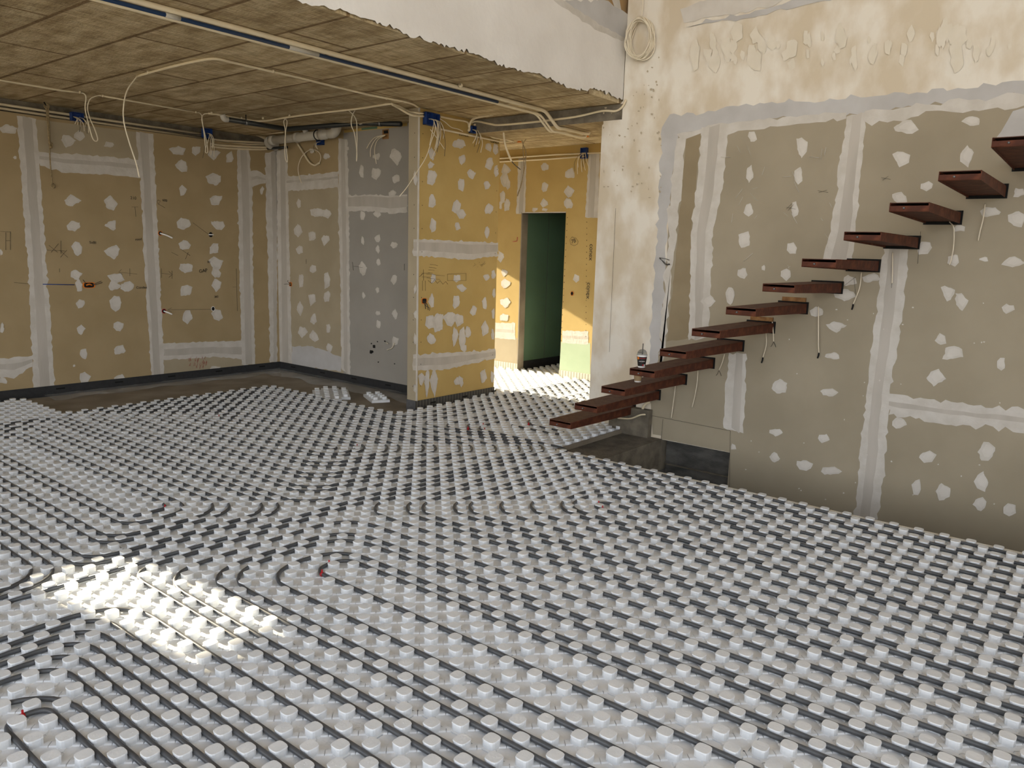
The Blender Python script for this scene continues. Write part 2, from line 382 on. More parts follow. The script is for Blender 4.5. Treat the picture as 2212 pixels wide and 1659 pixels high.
# scuffs
for _ in range(26):
    x, y = rng.uniform(1560, 1800), rng.uniform(300, 590); stroke(mb, 0, UW, [(x, y), (x+rng.uniform(-22, 22), y+rng.uniform(-6, 26))], M['fill'], rng.uniform(.0008, .002))
for _ in range(40):
    x = rng.uniform(1640, 1720); y = rng.uniform(700, 1010)
    patch(mb, 0, UW, rng.uniform(1600, 2190), rng.uniform(620, 1100), rng.uniform(2, 5), rng.uniform(2, 4))
wr = struct(mb.obj('wall_right'), 'plasterboard stair wall with white filler patches')
# wall under the boards beside the void, ledge beam end, upstand block
mb = MB()
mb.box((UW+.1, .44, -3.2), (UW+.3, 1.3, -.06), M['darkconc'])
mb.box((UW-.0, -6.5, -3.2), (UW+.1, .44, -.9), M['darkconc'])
for z in (-.32, -.62, -.95): mb.box((UW+.085, .457, z), (UW+.1, 1.12, z+.012), M['conc'])
struct(mb.obj('wall_void'), 'dark concrete wall under the boards in the stair void')
mb = MB()
mb.box((UW-.07, 1.235, ZS), (UW-.0005, 1.66, .2), M['conc'])
struct(mb.obj('trim_1'), 'rough concrete upstand at the foot of the stair')
mb = MB()   # basement box that closes the void
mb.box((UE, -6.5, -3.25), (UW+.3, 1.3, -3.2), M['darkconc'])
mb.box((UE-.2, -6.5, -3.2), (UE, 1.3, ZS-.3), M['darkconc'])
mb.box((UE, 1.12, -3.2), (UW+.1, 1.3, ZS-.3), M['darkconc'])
struct(mb.obj('wall_basement'))
LAY[0] = 0
# left wall ---------------------------------------------------------------
mb = MB()
WU0, WU1, WZ0, WZ1 = -1.53, -1.07, 2.14, 2.72      # small high window that lets the sun patch in
for lo, hi in [((-6.5, VL+.11, ZS), (WU0, VL+.3, ZC)), ((WU1, VL+.11, ZS), (UB+.12, VL+.3, ZC)), ((WU0, VL+.11, ZS), (WU1, VL+.3, WZ0)), ((WU0, VL+.11, WZ1), (WU1, VL+.3, ZC))]: mb.box(lo, hi, M['conc'])
mb.box((-.9, VL, ZS), (UB, VL+.11, 2.83), M['tan2'])
lw = lambda px, m, off=.001, jag=0.: inplane(mb, 1, VL, px, m, off, jag)
lw([(78, 258), (295, 285), (300, 345), (80, 330)], M['beige'], .0008)
lw([(352, 770), (525, 768), (525, 796), (354, 810)], M['beige'], .0008)
hband(mb, 1, VL, [(78, 327), (140, 331), (224, 338), (304, 345)], [(87, 358), (143, 374), (224, 376), (302, 385)], (.3, .5))
hband(mb, 1, VL, [(-20, 774), (30, 771), (70, 768)], [(-20, 812), (30, 818), (70, 792)], (.3, .6))
hband(mb, 1, VL, [(345, 743), (400, 740), (460, 738), (522, 736)], [(345, 777), (400, 776), (460, 770), (525, 776)], (.35, .75))
hband(mb, 1, VL, [(537, 371), (555, 368), (574, 379)], [(545, 405), (560, 398), (574, 396)], (.4, .6))
vband(mb, 1, VL, [(36, 250), (46, 390), (59, 559), (72, 837)], [(78, 257), (88, 390), (101, 580), (118, 833)], (.3, .78))
vband(mb, 1, VL, [(294, 284), (302, 381), (312, 580), (327, 812)], [(331, 289), (338, 436), (345, 580), (355, 810)], (.2, .7))
vband(mb, 1, VL, [(511, 315), (514, 438), (518, 622), (522, 787)], [(537, 317), (545, 407), (547, 603), (551, 787)], (.3, .78))
inplane(mb, 1, VL, [(573, 330), (574, 446), (578, 563), (583, 783), (598, 783), (598, 325)], M['fill'], .0014, .008)
inplane(mb, 1, VL, [(585, 330), (588, 446), (590, 563), (591, 783), (598, 783), (598, 325)], M['fill2'], .002, .004)
for a in [(18,280,36,24),(147,304,32,26),(171,293,24,20),(236,312,27,13),(154,434,36,24),(238,440,28,32),(158,487,34,24),(240,488,26,26),(166,534,22,32),(244,544,36,28),
 (165,592,30,22),(168,618,20,28),(250,600,36,20),(246,617,28,22),(276,620,30,24),(251,654,28,34),(173,656,18,20),(175,711,19,24),(255,706,25,22),(180,764,15,24),(259,756,30,22),(182,817,26,24),(260,816,26,14),
 (382,325,38,22),(423,326,24,20),(392,359,27,28),(394,412,18,26),(399,483,34,24),(398,530,28,24),(401,580,32,22),(402,628,32,24),(404,682,22,30),(463,388,34,28),(466,432,30,24),(470,486,32,20),(465,536,30,28),(466,568,28,32),(466,590,24,26),(467,614,24,28),(470,682,30,26),(461,333,26,26),(495,341,20,26),(565,411,10,16),(2,545,8,14),(4,708,10,22),(8,822,18,14),(463,795,26,8),(32,341,8,8),(160,790,6,6)]:
    patch(mb, 1, VL, *a)
IK = M['ink']
for px in [[(258,588),(296,592)],[(280,580),(280,596)],[(262,582),(256,588),(264,593)],[(362,669),(456,668)],[(370,665),(362,669),(370,674)],[(416,481),(450,506)],[(348,590),(370,593)],[(364,586),(372,593),(364,599)],[(348,580),(348,600)],[(371,585),(371,602)],
   [(510,580),(512,672)],[(502,620),(510,620)],[(284,447),(298,447)],[(291,447),(293,468)],[(105,530),(124,545)],[(110,545),(126,526)],[(128,540),(146,556)],[(130,556),(144,540)],[(100,540),(140,542)],[(131,520),(131,548)],[(128,580),(128,588)],[(0,500),(22,501)],[(22,500),(22,540)],[(12,502),(12,540)],[(12,520),(22,520)],
   [(370,545),(384,552)],[(390,538),(410,552)],[(400,560),(406,545)],[(30,610),(60,613)],[(341,432),(338,436),(343,440),(346,434),(341,432)],[(340,440),(356,449)]]:
    stroke(mb, 1, VL, px, IK, .0016)
stroke(mb, 1, VL, [(92, 614), (160, 615)], M['blue'], .006)
for _ in range(34):
    x = rng.uniform(408, 448); y = rng.uniform(768, 790); stroke(mb, 1, VL, [(x, y), (x-1, y+rng.uniform(3, 9))], M['redink'], .0014)
wlft = struct(mb.obj('wall_left'), 'tan plasterboard wall with filled joints')
for t, x, y, s, r in [('210', 287, 428, .035, 0), ('680', 355, 433, .03, -.1), ('GAP', 438, 585, .045, .15), ('rood', 298, 517, .03, .1), ('Condex', 305, 621, .03, 0), ('300', 466, 641, .03, 0), ('80', 450, 566, .03, 0), ('5x81', 200, 524, .03, 0)]:
    wall_text(t, x, y, 1, VL, s*1.3, IK, wlft, r)
LAY[0] = 0
# back wall ---------------------------------------------------------------
mb = MB()
mb.box((UB, VP+.13, ZS), (UB+.12, VL+.11, ZC), M['grey'])
bw = lambda px, m, off=.001, jag=0.: inplane(mb, 0, UB, px, m, off, jag)
bw([(600, 240), (742, 240), (742, 420), (602, 420)], M['tan2'], .0006)
bw([(602, 405), (742, 405), (742, 820), (602, 790)], M['beige'], .0007)
bw([(742, 240), (880, 230), (880, 272), (743, 287)], M['tan'], .001)
bw([(781, 262), (815, 262), (815, 278), (781, 281)], M['green'], .0014)
bw([(826, 280), (840, 278), (840, 300), (826, 301)], M['wood'], .0016)
bw([(829, 282), (838, 281), (839, 288), (829, 289)], M['black'], .002)
vband(mb, 0, UB, [(598, 325), (599, 450), (600, 640), (601, 783)], [(621, 321), (625, 524), (629, 700), (631, 790)], (.3, .75))
vband(mb, 0, UB, [(731, 299), (731, 446), (736, 642), (737, 795)], [(750, 301), (754, 440), (755, 603), (757, 812)], (.3, .7))
hband(mb, 0, UB, [(619, 381), (680, 376), (731, 370)], [(623, 413), (680, 408), (731, 405)], (.3, .45))
hband(mb, 0, UB, [(752, 423), (800, 420), (840, 423), (880, 420)], [(752, 456), (800, 457), (840, 462), (880, 458)], (.1, .7), jag=.005)
inplane(mb, 0, UB, [(631, 748), (670, 748), (700, 756), (737, 771), (737, 803), (631, 788)], M['skim'], .0012, .006)
for a in [(645,440,10,18),(684,460,30,20),(706,461,20,22),(644,498,20,28),(675,509,17,23),(704,516,16,28),(647,541,14,20),(676,581,17,21),(650,606,12,28),(706,605,17,36),(706,640,14,30),(675,646,17,28),(648,667,13,28),(678,688,15,24),(709,709,12,26),(653,717,23,26),(679,727,18,26),(711,751,14,22),(674,326,12,12),(706,337,17,13),
 (782,371,10,28),(813,375,22,24),(856,385,19,20),(813,338,15,18),(856,338,24,36),(784,465,12,20),(815,463,15,15),(848,418,17,14),(784,520,9,18),(817,515,15,18),(816,539,9,17),(851,529,17,13),(818,566,9,18),(785,581,17,30),(852,604,15,20),(816,627,8,12),(786,638,8,14),(817,676,13,13),(854,678,12,20),(818,700,11,18),(854,735,15,24),(750,320,10,14)]:
    patch(mb, 0, UB, *a)
for px in [[(762,566),(764,584)],[(764,575),(784,578)],[(662,560),(662,570)],[(874,570),(874,584)]]: stroke(mb, 0, UB, px, IK, .0018)
for x, y in [(803,742),(816,738),(832,737),(818,782),(853,786)]: patch(mb, 0, UB, x, y, 3, 3, .003, M['black'], M['black'])
patch(mb, 0, UB, 803, 760, 8, 9, .003, M['black'], M['black']); patch(mb, 0, UB, 809, 748, 7, 8, .003, M['black'], M['black'])
struct(mb.obj('wall_back'), 'beige and grey plasterboard wall')
LAY[0] = 0
# partition end ------------------------------------------------------------
PU0, PU1 = 3.345, 4.595
mb = MB()
mb.box((PU0, VP, ZS), (PU1, VP+.13, ZC), M['tan'])
mb.add([(PU0-.002, VP-.0, ZS), (PU0-.002, VP+.13, ZS), (PU0-.002, VP+.13, ZC), (PU0-.002, VP, ZC)], [(0, 3, 2, 1)], M['beige'])
mb.box((PU0-.004, VP-.012, .05), (PU0+.012, VP+.0, ZC), M['fill'])
hband(mb, 1, VP, [(893, 517), (950, 518), (1010, 522), (1076, 524)], [(893, 553), (950, 556), (1010, 561), (1076, 553)], (.16, .68), jag=.006)
hband(mb, 1, VP, [(892, 766), (950, 762), (1010, 760), (1070, 754)], [(892, 800), (950, 800), (1010, 788), (1070, 774)], (.25, .7), jag=.006)
for a in [(991,311,27,18),(1055,318,17,20),(1071,321,12,26),(998,345,19,20),(1057,354,18,30),(1072,371,10,26),(1019,377,20,22),(933,334,15,28),(931,356,16,18),(932,384,22,34),(996,401,17,28),(1051,399,16,18),(897,385,9,28),(934,434,16,37),(987,446,22,30),(996,463,22,24),(1055,452,20,24),(935,486,15,30),(988,489,13,17),(1052,500,11,26),
 (935,602,13,20),(986,600,17,18),(1051,598,15,15),(1066,593,12,20),(996,622,20,17),(896,625,7,20),(932,649,13,30),(985,654,16,30),(1047,655,12,28),(1066,633,7,22),(1023,671,15,26),(1065,678,8,24),(899,680,12,18),(930,695,22,30),(945,697,30,42),(972,690,32,36),(991,690,26,34),(983,726,13,46),(998,730,15,46),(1010,718,15,28),(1048,711,16,36),(930,733,19,26),(897,733,7,26),(1002,752,14,16),(1064,722,8,28),
 (1044,811,15,30),(1063,813,8,24),(987,823,15,19),(995,823,14,28),(909,818,15,26),(897,839,9,20),(922,828,12,56),(936,826,16,56)]:
    patch(mb, 1, VP, *a)
for px in [[(928,571),(938,572),(945,574)],[(926,577),(936,578),(942,580)],[(925,583),(938,584)],[(924,589),(934,590)],[(914,582),(914,606)],[(910,590),(928,590)],[(910,598),(928,598)],[(920,592),(960,596)],[(921,600),(950,604)],[(924,606),(932,612),(938,604),(944,612),(950,606),(956,614),(962,608),(967,614)],
   [(966,592),(1006,590),(1006,606),(966,606),(966,592)],[(905,598),(914,590)],[(912,606),(912,628)],[(918,606),(918,628)]]:
    stroke(mb, 1, VP, px, IK, .0014)
for _ in range(16):
    x = rng.uniform(1024, 1046); y = rng.uniform(566, 578); stroke(mb, 1, VP, [(x, y), (x+rng.uniform(-5, 5), y+rng.uniform(-4, 4))], IK, .001)
for k in range(12):
    for u in (PU0+.05,):
        z = .2+k*.23; mb.add([(PU0-.004, VP+.04, z), (PU0-.004, VP+.048, z), (PU0-.004, VP+.048, z+.008), (PU0-.004, VP+.04, z+.008)], [(0, 3, 2, 1)], M['black'])
    mb.add([(PU0+.06, VP-.002, .2+k*.23), (PU0+.068, VP-.002, .2+k*.23), (PU0+.068, VP-.002, .208+k*.23), (PU0+.06, VP-.002, .208+k*.23)], [(0, 1, 2, 3)], M['black'])
    mb.add([(PU1-.04, VP-.002, .2+k*.23), (PU1-.032, VP-.002, .2+k*.23), (PU1-.032, VP-.002, .208+k*.23), (PU1-.04, VP-.002, .208+k*.23)], [(0, 1, 2, 3)], M['black'])
wp_ = struct(mb.obj('wall_partition'), 'free end of a tan plasterboard partition')
wall_text('conex', 1000, 290.5, 1, VP, .06, IK, wp_, 0); wall_text('conex', 1067, 306, 1, VP, .06, IK, wp_, 0)
LAY[0] = 0
# passage ------------------------------------------------------------------
mb = MB()
DV0, DV1, DZ = 3.75, 4.47, 2.13
mb.box((UD, 1.0, ZS), (UD+.12, DV0, ZC), M['tan']); mb.box((UD, DV1, ZS), (UD+.12, 7.1, ZC), M['tan']); mb.box((UD, DV0, DZ), (UD+.12, DV1, ZC), M['tan'])
dw = lambda px, m, off=.001, jag=0.: inplane(mb, 0, UD, px, m, off, jag)
dw([(1212, 738), (1275, 741), (1275, 812), (1208, 803)], M['palegreen'], .0008)
dw([(1060, 726), (1117, 730), (1117, 790), (1060, 784)], M['beige'], .0008)
vband(mb, 0, UD, [(1120, 343), (1118, 400), (1115, 462)], [(1137, 342), (1136, 400), (1134, 460)], (.3, .8), jag=.004)
vband(mb, 0, UD, [(1272, 334), (1268, 400), (1264, 469)], [(1296, 332), (1294, 400), (1291, 471)], (.2, .7), jag=.004)
hband(mb, 0, UD, [(1060, 697), (1113, 698)], [(1060, 729), (1113, 734)], (.4, .6), jag=.004)
hband(mb, 0, UD, [(1215, 714), (1271, 716)], [(1215, 741), (1271, 744)], (.4, .6), jag=.004)
for a in [(1177,361,16,16),(1230,375,22,24),(1176,404,16,19),(1228,414,22,25),(1176,439,17,19),(1227,441,20,23),(1156,453,13,9),(1177,453,13,9),(1092,368,22,28),(1090,389,20,34),(1098,398,10,26),(1086,427,12,28),(1095,443,13,27),(1082,443,8,22),(1082,553,14,24),(1090,589,13,16),(1092,612,20,18),(1092,654,26,22),(1090,686,20,16),(1245,600,14,26)]:
    patch(mb, 0, UD, *a)
for px in [[(1108,522),(1117,521)],[(1117,521),(1118,512)]]: stroke(mb, 0, UD, px, M['red'], .004)
stroke(mb, 0, UD, [(1249,521),(1244,514),(1236,512),(1231,518),(1233,528),(1241,531),(1248,527),(1249,521)], IK, .0016)
for k in range(20):
    patch(mb, 0, UD, 1268-k*.1, 480+k*13, 1.6, 2, .003, M['black'], M['black']); patch(mb, 0, UD, 1226-k*.7, 470+k*14, 1.6, 2, .003, M['black'], M['black'])
# door reveal
mb.box((UD-.004, DV1-.004, ZS), (UD+.124, DV1+.012, DZ+.01), M['slab']); mb.box((UD-.004, DV0, DZ), (UD+.124, DV1, DZ+.012), M['fill'])
wd = struct(mb.obj('wall_passage'), 'tan plasterboard wall of the sunlit passage with a doorway')
wall_text('conex', 1278, 545, 0, UD, .085, IK, wd, -math.pi/2); wall_text('conex', 1272, 628, 0, UD, .085, IK, wd, -math.pi/2); wall_text('7B', 1240, 521, 0, UD, .07, IK, wd, .3)
mb = MB()
mb.box((UD+.12, DV1+.03, ZS), (9.1, DV1+.1, ZC), M['green']); mb.box((9.1, 3.0, ZS), (9.2, DV1+.03, ZC), M['green']); mb.box((UD+.12, 3.0, ZS), (9.1, 3.1, ZC), M['green'])
for u in (6.85, 7.5): mb.box((u, DV1+.027, ZS), (u+.004, DV1+.03, ZC), M['foam2'])
mb.box((UD+.12, DV1+.015, ZS), (9.0, DV1+.03, .09), M['foam'])
struct(mb.obj('wall_green'), 'green moisture resistant board wall beyond the doorway')
mb = MB()       # far end of the passage: tall opening to the sun, and the side behind the stair wall
mb.box((UB+.12, 7.0, ZS), (4.35, 7.2, ZC), M['grey']); mb.box((6.1, 7.0, ZS), (UD+.2, 7.2, ZC), M['grey']); mb.box((4.35, 7.0, 2.35), (6.1, 7.2, ZC), M['grey'])
mb.box((UW+.3, .9, ZS), (UD+.12, 1.0, ZC), M['tan'])
struct(mb.obj('wall_far'))
# unseen walls behind the camera; wide openings sized for the light ------------------------------
mb = MB()
UL, VR = -5.2, -5.6
mb.box((UL-.2, VF, ZS), (UL, 2.0, ZC), M['white']); mb.box((UL-.2, 6.3, ZS), (UL, 7.1, ZC), M['white']); mb.box((UL-.2, 2.0, 2.6), (UL, 6.3, ZC), M['white']); mb.box((UL-.2, 4.1, ZS), (UL, 4.25, 2.6), M['white'])  # side openings added to brighten the deep walls and ceiling
mb.box((UL-.2, VR, ZS), (UL, VF, .1), M['white']); mb.box((UL-.2, VR, 5.4), (UL, VF, 6.6), M['white'])
for v in (VR, -2.0, VF-.25): mb.box((UL-.2, v, .1), (UL, v+.25, 5.4), M['white'])
struct(mb.obj('wall_window_side'))
mb = MB()
mb.box((UL, VR-.2, ZS), (UW, VR, .1), M['white']); mb.box((UL, VR-.2, 2.6), (UW, VR, 3.4), M['white']); mb.box((UL, VR-.2, 5.4), (UW, VR, 6.6), M['white']); mb.box((1.2, VR-.2, 3.4), (UW, VR, 5.4), M['white']); mb.box((-2.0, VR-.2, 3.4), (-1.7, VR, 5.4), M['white']); mb.box((-.6, VR-.2, .1), (UW, VR, 2.6), M['white'])
for u in (UL, -2.9): mb.box((u, VR-.2, .1), (u+.3, VR, 2.6), M['white'])
struct(mb.obj('wall_rear'))
mb = MB(); mb.box((UL-.2, VR-.2, 6.6), (UW+.3, 7.4, 6.8), M['white']); struct(mb.obj('ceiling_upper'))
mb = MB(); mb.box((-60, -60, -.5), (-6.6, 60, -.4), M['ground']); mb.box((-6.6, -60, -.5), (60, -6.6, -.4), M['ground']); mb.box((-6.6, 7.4, -.5), (60, 60, -.4), M['ground'])  # unseen ground, made pale to bounce light into the room
struct(mb.obj('floor_outside'))
# perimeter strips -----------------------------------------------------------
def strip(name, lo, hi, m, label, marks=()):
    b = MB(); b.box(lo, hi, m)
    for q in marks: b.box(q[0], q[1], M['black'])
    return struct(b.obj(name), label)
mk = []
for k in range(8):
    u = .5+k*.62; mk.append(((u, VL-.012, .005), (u+.09, VL-.009, .022)))
strip('baseboard_left', (-6.4, VL-.01, ZS), (UB-.01, VL-.001, .052), M['foam'], 'black edge insulation strip along the left wall', mk)
mk = [((UB-.0125, VP+.4+k*.62, .005), (UB-.0095, VP+.49+k*.62, .022)) for k in range(5)]
strip('baseboard_back', (UB-.01, VP+.13, ZS), (UB-.001, VL-.01, .052), M['foam'], 'black edge insulation strip along the back wall', mk)
mk = [((PU0+.2+k*.5, VP-.0145, .0), (PU0+.28+k*.5, VP-.0115, .017)) for k in range(3)]
b = MB(); b.box((PU0-.014, VP-.012, ZS), (PU1, VP-.004, .055), M['ribfoam']); b.box((PU0-.014, VP-.004, ZS), (PU0-.005, VP+.13, .055), M['foam2'])
for q in mk: b.box(q[0], q[1], M['black'])
struct(b.obj('baseboard_partition'), 'ribbed dark edge strip around the partition end')
b = MB(); b.box((UD-.014, 1.1, ZS), (UD-.004, DV0, .07), M['ribfoam2']); b.box((UD-.014, DV1, ZS), (UD-.004, 6.9, .07), M['ribfoam2'])
struct(b.obj('baseboard_passage'), 'ribbed pale edge strip along the passage wall')
# ================================================================== NUBBED FLOOR PANELS
def nub_profile():
    rings = [(-.0315, 1.10), (-.0285, .98), (-.0075, .965), (-.006, 1.0), (-.0018, 1.004), (-.0004, .985), (0, .955)]
    base = []
    for k in range(20):
        a = 2*math.pi*(k+.5)/20; c, s = math.cos(a), math.sin(a)
        q = 9.0; f = [abs(c)/.0265, abs(s)/.0265, abs(c+s)/2**.5/.0328, abs(c-s)/2**.5/.0328]
        r = sum(x**q for x in f)**(-1/q)
        base.append((r*c, r*s))
    return rings, base
NR, NBASE = nub_profile()
def add_nub(mb, u, v, hz, m, tilt=0.):
    b = [];
    tx = ty = 0
    for z, s in NR:
        for x, y in NBASE: b.append((u+x*s, v+y*s, z+hz+(x*tx+y*ty if z > -.004 else 0)))
    n = 20; L = len(NR)
    fs = [(i*n+k, i*n+(k+1) % n, (i+1)*n+(k+1) % n, (i+1)*n+k) for i in range(L-1) for k in range(n)]
    fs.append(tuple((L-1)*n+k for k in range(n)))
    mb.add(b, fs, m, False)
def rib(mb, u, v, du, dv, L, m):
    """half rib from a nub outwards: raised strip with sloping sides"""
    w, w2 = .0115, .0155
    px, py = -dv, du; z0, z1 = -.0315, -.0272
    a = (u, v); b = (u+du*L, v+dv*L)
    vs = []
    for q in (a, b):
        for o, z in ((-w2, z0), (-w, z1), (w, z1), (w2, z0)): vs.append((q[0]+px*o, q[1]+py*o, z))
    mb.add(vs, [(0, 4, 5, 1), (1, 5, 6, 2), (2, 6, 7, 3)], m)
PM = M['panel']
_cache = {}
def panel_mesh(nu, nv, par, var):
    """nubbed panel nu x nv rows; local origin at its low corner; par = parity of the first nub"""
    key = (nu, nv, par, var)
    if key in _cache: return _cache[key]
    mb = MB(); e = .0008
    mb.box((e, e, ZS+.0012), (nu*P-e, nv*P-e, -.0315), PM)
    # lapped edge lips
    mb.box((e, e, -.0315), (.013, nv*P-e, -.0278), PM); mb.box((e, e, -.0315), (nu*P-e, .013, -.0278), PM)
    for i in range(nu):
        for j in range(nv):
            if (i+j+par) % 2: continue
            u, v = (i+.5)*P, (j+.5)*P
            add_nub(mb, u, v, 0, PM, .02)
            for du, dv in ((1, 1), (1, -1), (-1, 1), (-1, -1)):
                q = .5**.5; rib(mb, u, v, du*q, dv*q, .5*P*2**.5-.001, PM)
            for k in range(3):   # small studs on the top
                if var % 2: break
                x, y = u+rng.uniform(-.014, .014), v+rng.uniform(-.014, .014)
                mb.lathe([(.0016, 0), (.0008, .0007)], PM, 5, (x, y, 0), capb=False)
    me = mb.mesh('floor_panel'); _cache[key] = me
    return me
PGROUP = 'nubbed underfloor heating panels'
PLABEL = 'white nubbed underfloor heating panel interlocked with identical panels across the floor'
pcount = 0
def panel(u0, v0, nu, nv, label=PLABEL, group=PGROUP):
    """u0, v0: low corner in row units (k + .5)"""
    global pcount
    par = int(round(u0+.5+v0+.5)) % 2
    o = bpy.data.objects.new('floor_panel', panel_mesh(nu, nv, par, pcount % 3)); COL.objects.link(o)
    o.location = (u0*P, v0*P, 0); pcount += 1
    return tag(o, label, 'floor panel', group)
for i in range(-4, 5):
    for j in range(-3, 6):
        panel(2.5+8*i, -4.5+14*j-0, 8, 14)
for i in range(-4, 1): panel(2.5+8*i, 79.5, 8, 14, 'white nubbed panel laid up to the black strip of the left wall', 'bare nubbed panels by the left wall')
for i in range(5, 11):
    u0 = 2.5+8*i
    if i <= 6: panel(u0, 21.5, 8, 2, 'narrow cut strip of nubbed panel along the concrete landing', 'cut panels beside the landing')
    else: panel(u0, 17.5, 8, 6)
    panel(u0, 23.5, 8, 14)
    panel(u0, 37.5, 8, 12 if i <= 6 else 14)
    if i >= 8:
        for j in (0, 1): panel(u0, 51.5+14*j, 8, 14)
for i in (11, 12):
    panel(2.5+8*i, 51.5, 8, 11, 'nubbed panel in shade on the floor beyond the doorway', 'panels beyond the doorway')
# light concrete edge strip at the landing and the stair void
mb = MB(); mb.box((UE, 21.5*P-.012, ZS), (UW-.002, 21.5*P-.001, -.02), M['slab'])
struct(mb.obj('trim_2'), 'thin pale edge strip along the landing')
mb = MB(); mb.box((UE+.001, -6.4, ZS), (UE+.006, 21.5*P-.014, -.018), M['plaster'])
struct(mb.obj('trim_3'), 'thin pale edge strip along the stair void')
# loose offcuts on the bare slab
def offcut(px, rot, cells, label):
    mb = MB()
    for (i, j) in cells: mb.box((i*.1-.05, j*.1-.05, 0), (i*.1+.05, j*.1+.05, .028), PM); 
    for (i, j) in cells:
        for z, s in ((0, 1),): pass
        b = [(x*s+i*.1, y*s+j*.1, z+.0590) for z, s in NR for x, y in NBASE]; n = 20; L = len(NR)
        fs = [(a*n+k, a*n+(k+1) % n, (a+1)*n+(k+1) % n, (a+1)*n+k) for a in range(L-1) for k in range(n)]+[tuple((L-1)*n+k for k in range(n))]
        mb.add(b, fs, PM)
    o = mb.obj('panel_offcut'); p = at(px[0], px[1], 2, ZS); o.location = (p[0], p[1], ZS+.002); o.rotation_euler = (0, 0, rot)
    return tag(o, label, 'panel offcut', 'offcuts on the bare slab')
offcut((748, 866), .95, [(i, j) for i in range(7) for j in range(4) if (i, j) not in ((6, 3), (0, 0), (6, 0))], 'larger loose white nubbed offcut lying on the bare slab by the back wall')
offcut((830, 868), 1.1, [(i, j) for i in range(4) for j in range(2)], 'smaller loose white nubbed offcut nearest the partition')
# ================================================================== HEATING PIPES
def route(pts, z=-.0160):
    """pts: corners in row units; corners are eased with a quadratic through the diagonal channel"""
    out = []
    n = len(pts)
    for i, c in enumerate(pts):
        c = np.array(c, float)
        if i == 0 or i == n-1: out.append(c); continue
        a = np.array(pts[i-1], float); b = np.array(pts[i+1], float)
        din = (c-a); Lin = np.linalg.norm(din); din /= Lin; do = (b-c); Lo = np.linalg.norm(do); do /= Lo
        s1, s2 = din[0]+din[1], do[0]+do[1]
        dg = (c-din*1)-(c+do*1)
        # diagonal direction (1,1) -> v-u constant; (1,-1) -> v+u constant
        par = (c[1]-c[0]) if dg[0]*dg[1] > 0 else (c[1]+c[0])
        aa = 2 if int(round(par)) % 2 else 1
        L = min(2*aa if aa == 2 else 2.4, Lin*.5, Lo*.5)
        p0, p2 = c-din*L, c+do*L
        for k in range(9):
            t = k/8; out.append((1-t)**2*p0+2*t*(1-t)*c+t*t*p2)
    return [(p[0]*P, p[1]*P, z) for p in out]
PR = .0098
def heat_pipe(pts, label, group=None, clip=None):
    mb = MB(); mb.tube(route(pts), PR, M['pipe'], 10)
    o = mb.obj('heating_pipe'); tag(o, label, 'heating pipe', group)
    for c in clip or []:
        b = MB()
        b.tube([(c[0]*P-.006*c[2], c[1]*P-.006*c[3], -.016), (c[0]*P+.006*c[2], c[1]*P+.006*c[3], -.016)], PR+.0022, M['red'], 8)
        b.box((c[0]*P-.003, c[1]*P-.003, -.008), (c[0]*P+.003, c[1]*P+.003, .008), M['red'])
        k = b.obj('clip', o); k['label'] = 'red plastic clip'
    return o
VB = -45.0     # beyond the bottom of the picture
VT = 92.0
ORD = ['outermost', 'second', 'third', 'fourth', 'fifth', 'sixth', 'seventh', 'eighth', 'ninth', 'tenth']
FAR = 118
# spiral in front of the camera
heat_pipe([(1.5, VB), (1.5, 13.5), (4.5, 13.5), (4.5, VB)], 'innermost grey pipe loop with red clips, in the middle foreground spiral', clip=[(1.5, 12.4, 0, 1), (2.9, 13.4, 1, 0)])
for k, (a, v, b) in enumerate([(-6.5, 20.5, 10.5), (-4.5, 18.5, 8.5), (-3.5, 17.5, 7.5), (-1.5, 15.5, 5.5)]):
    heat_pipe([(a, VB), (a, v), (b, v), (b, VB)], '%s grey pipe turn counted inwards in the middle foreground spiral' % ORD[k])
# spiral toward the stair void
R = [(16.0, 0)]
SP = [(15.5, 18.5, 41.5), (17.5, 16.5, 39.5), (18.5, 15.5, 38.5), (20.5, 13.5, 36.5), (22.5, 11.5, 34.5), (24.5, 9.5, 32.5), (25.5, 8.5, 31.5)]
for k, (a, v, b) in enumerate(SP):
    heat_pipe([(a, VB), (a, v), (b, v), (b, VB)], '%s grey pipe turn counted inwards in the spiral beside the stair void' % ORD[k])
heat_pipe([(27.5, VB), (27.5, 6.5), (29.5, 6.5), (29.5, VB)], 'innermost grey pipe loop with red clips beside the stair void', clip=[(27.6, 5.4, 0, 1), (28.5, 6.4, 1, 0)])
# long runs that cross the room
heat_pipe([(-7.5, VB), (-7.5, 22.5), (41.5, 22.5), (41.5, 39.5), (88, 39.5)], 'long grey pipe crossing the room just ahead of the foreground spiral')
heat_pipe([(12.5, VB), (12.5, 21.5), (42.5, 21.5), (42.5, 37.5), (88, 37.5)], 'long grey pipe rounding the corner nearest the landing', clip=[(42.6, 35.6, 0, 1)])
heat_pipe([(14.5, VB), (14.5, 19.5), (43.5, 19.5), (43.5, 35.5), (48.5, 35.5), (88, 35.5)], 'grey pipe with a wide bend closest to the concrete landing', clip=[(43.6, 33.6, 0, 1), (45.5, 35.5, 1, 0)])
heat_pipe([(-30, 23.5), (40.5, 23.5), (40.5, 42.5), (88, 42.5)], 'longest straight grey pipe, from the left picture edge to the partition')
heat_pipe([(48.5, 33), (48.5, 25.5), (50.5, 25.5), (50.5, 33.5), (88, 33.5)], 'short grey pipe loop under the lowest stair treads', clip=[(50.4, 31.6, 0, 1)])
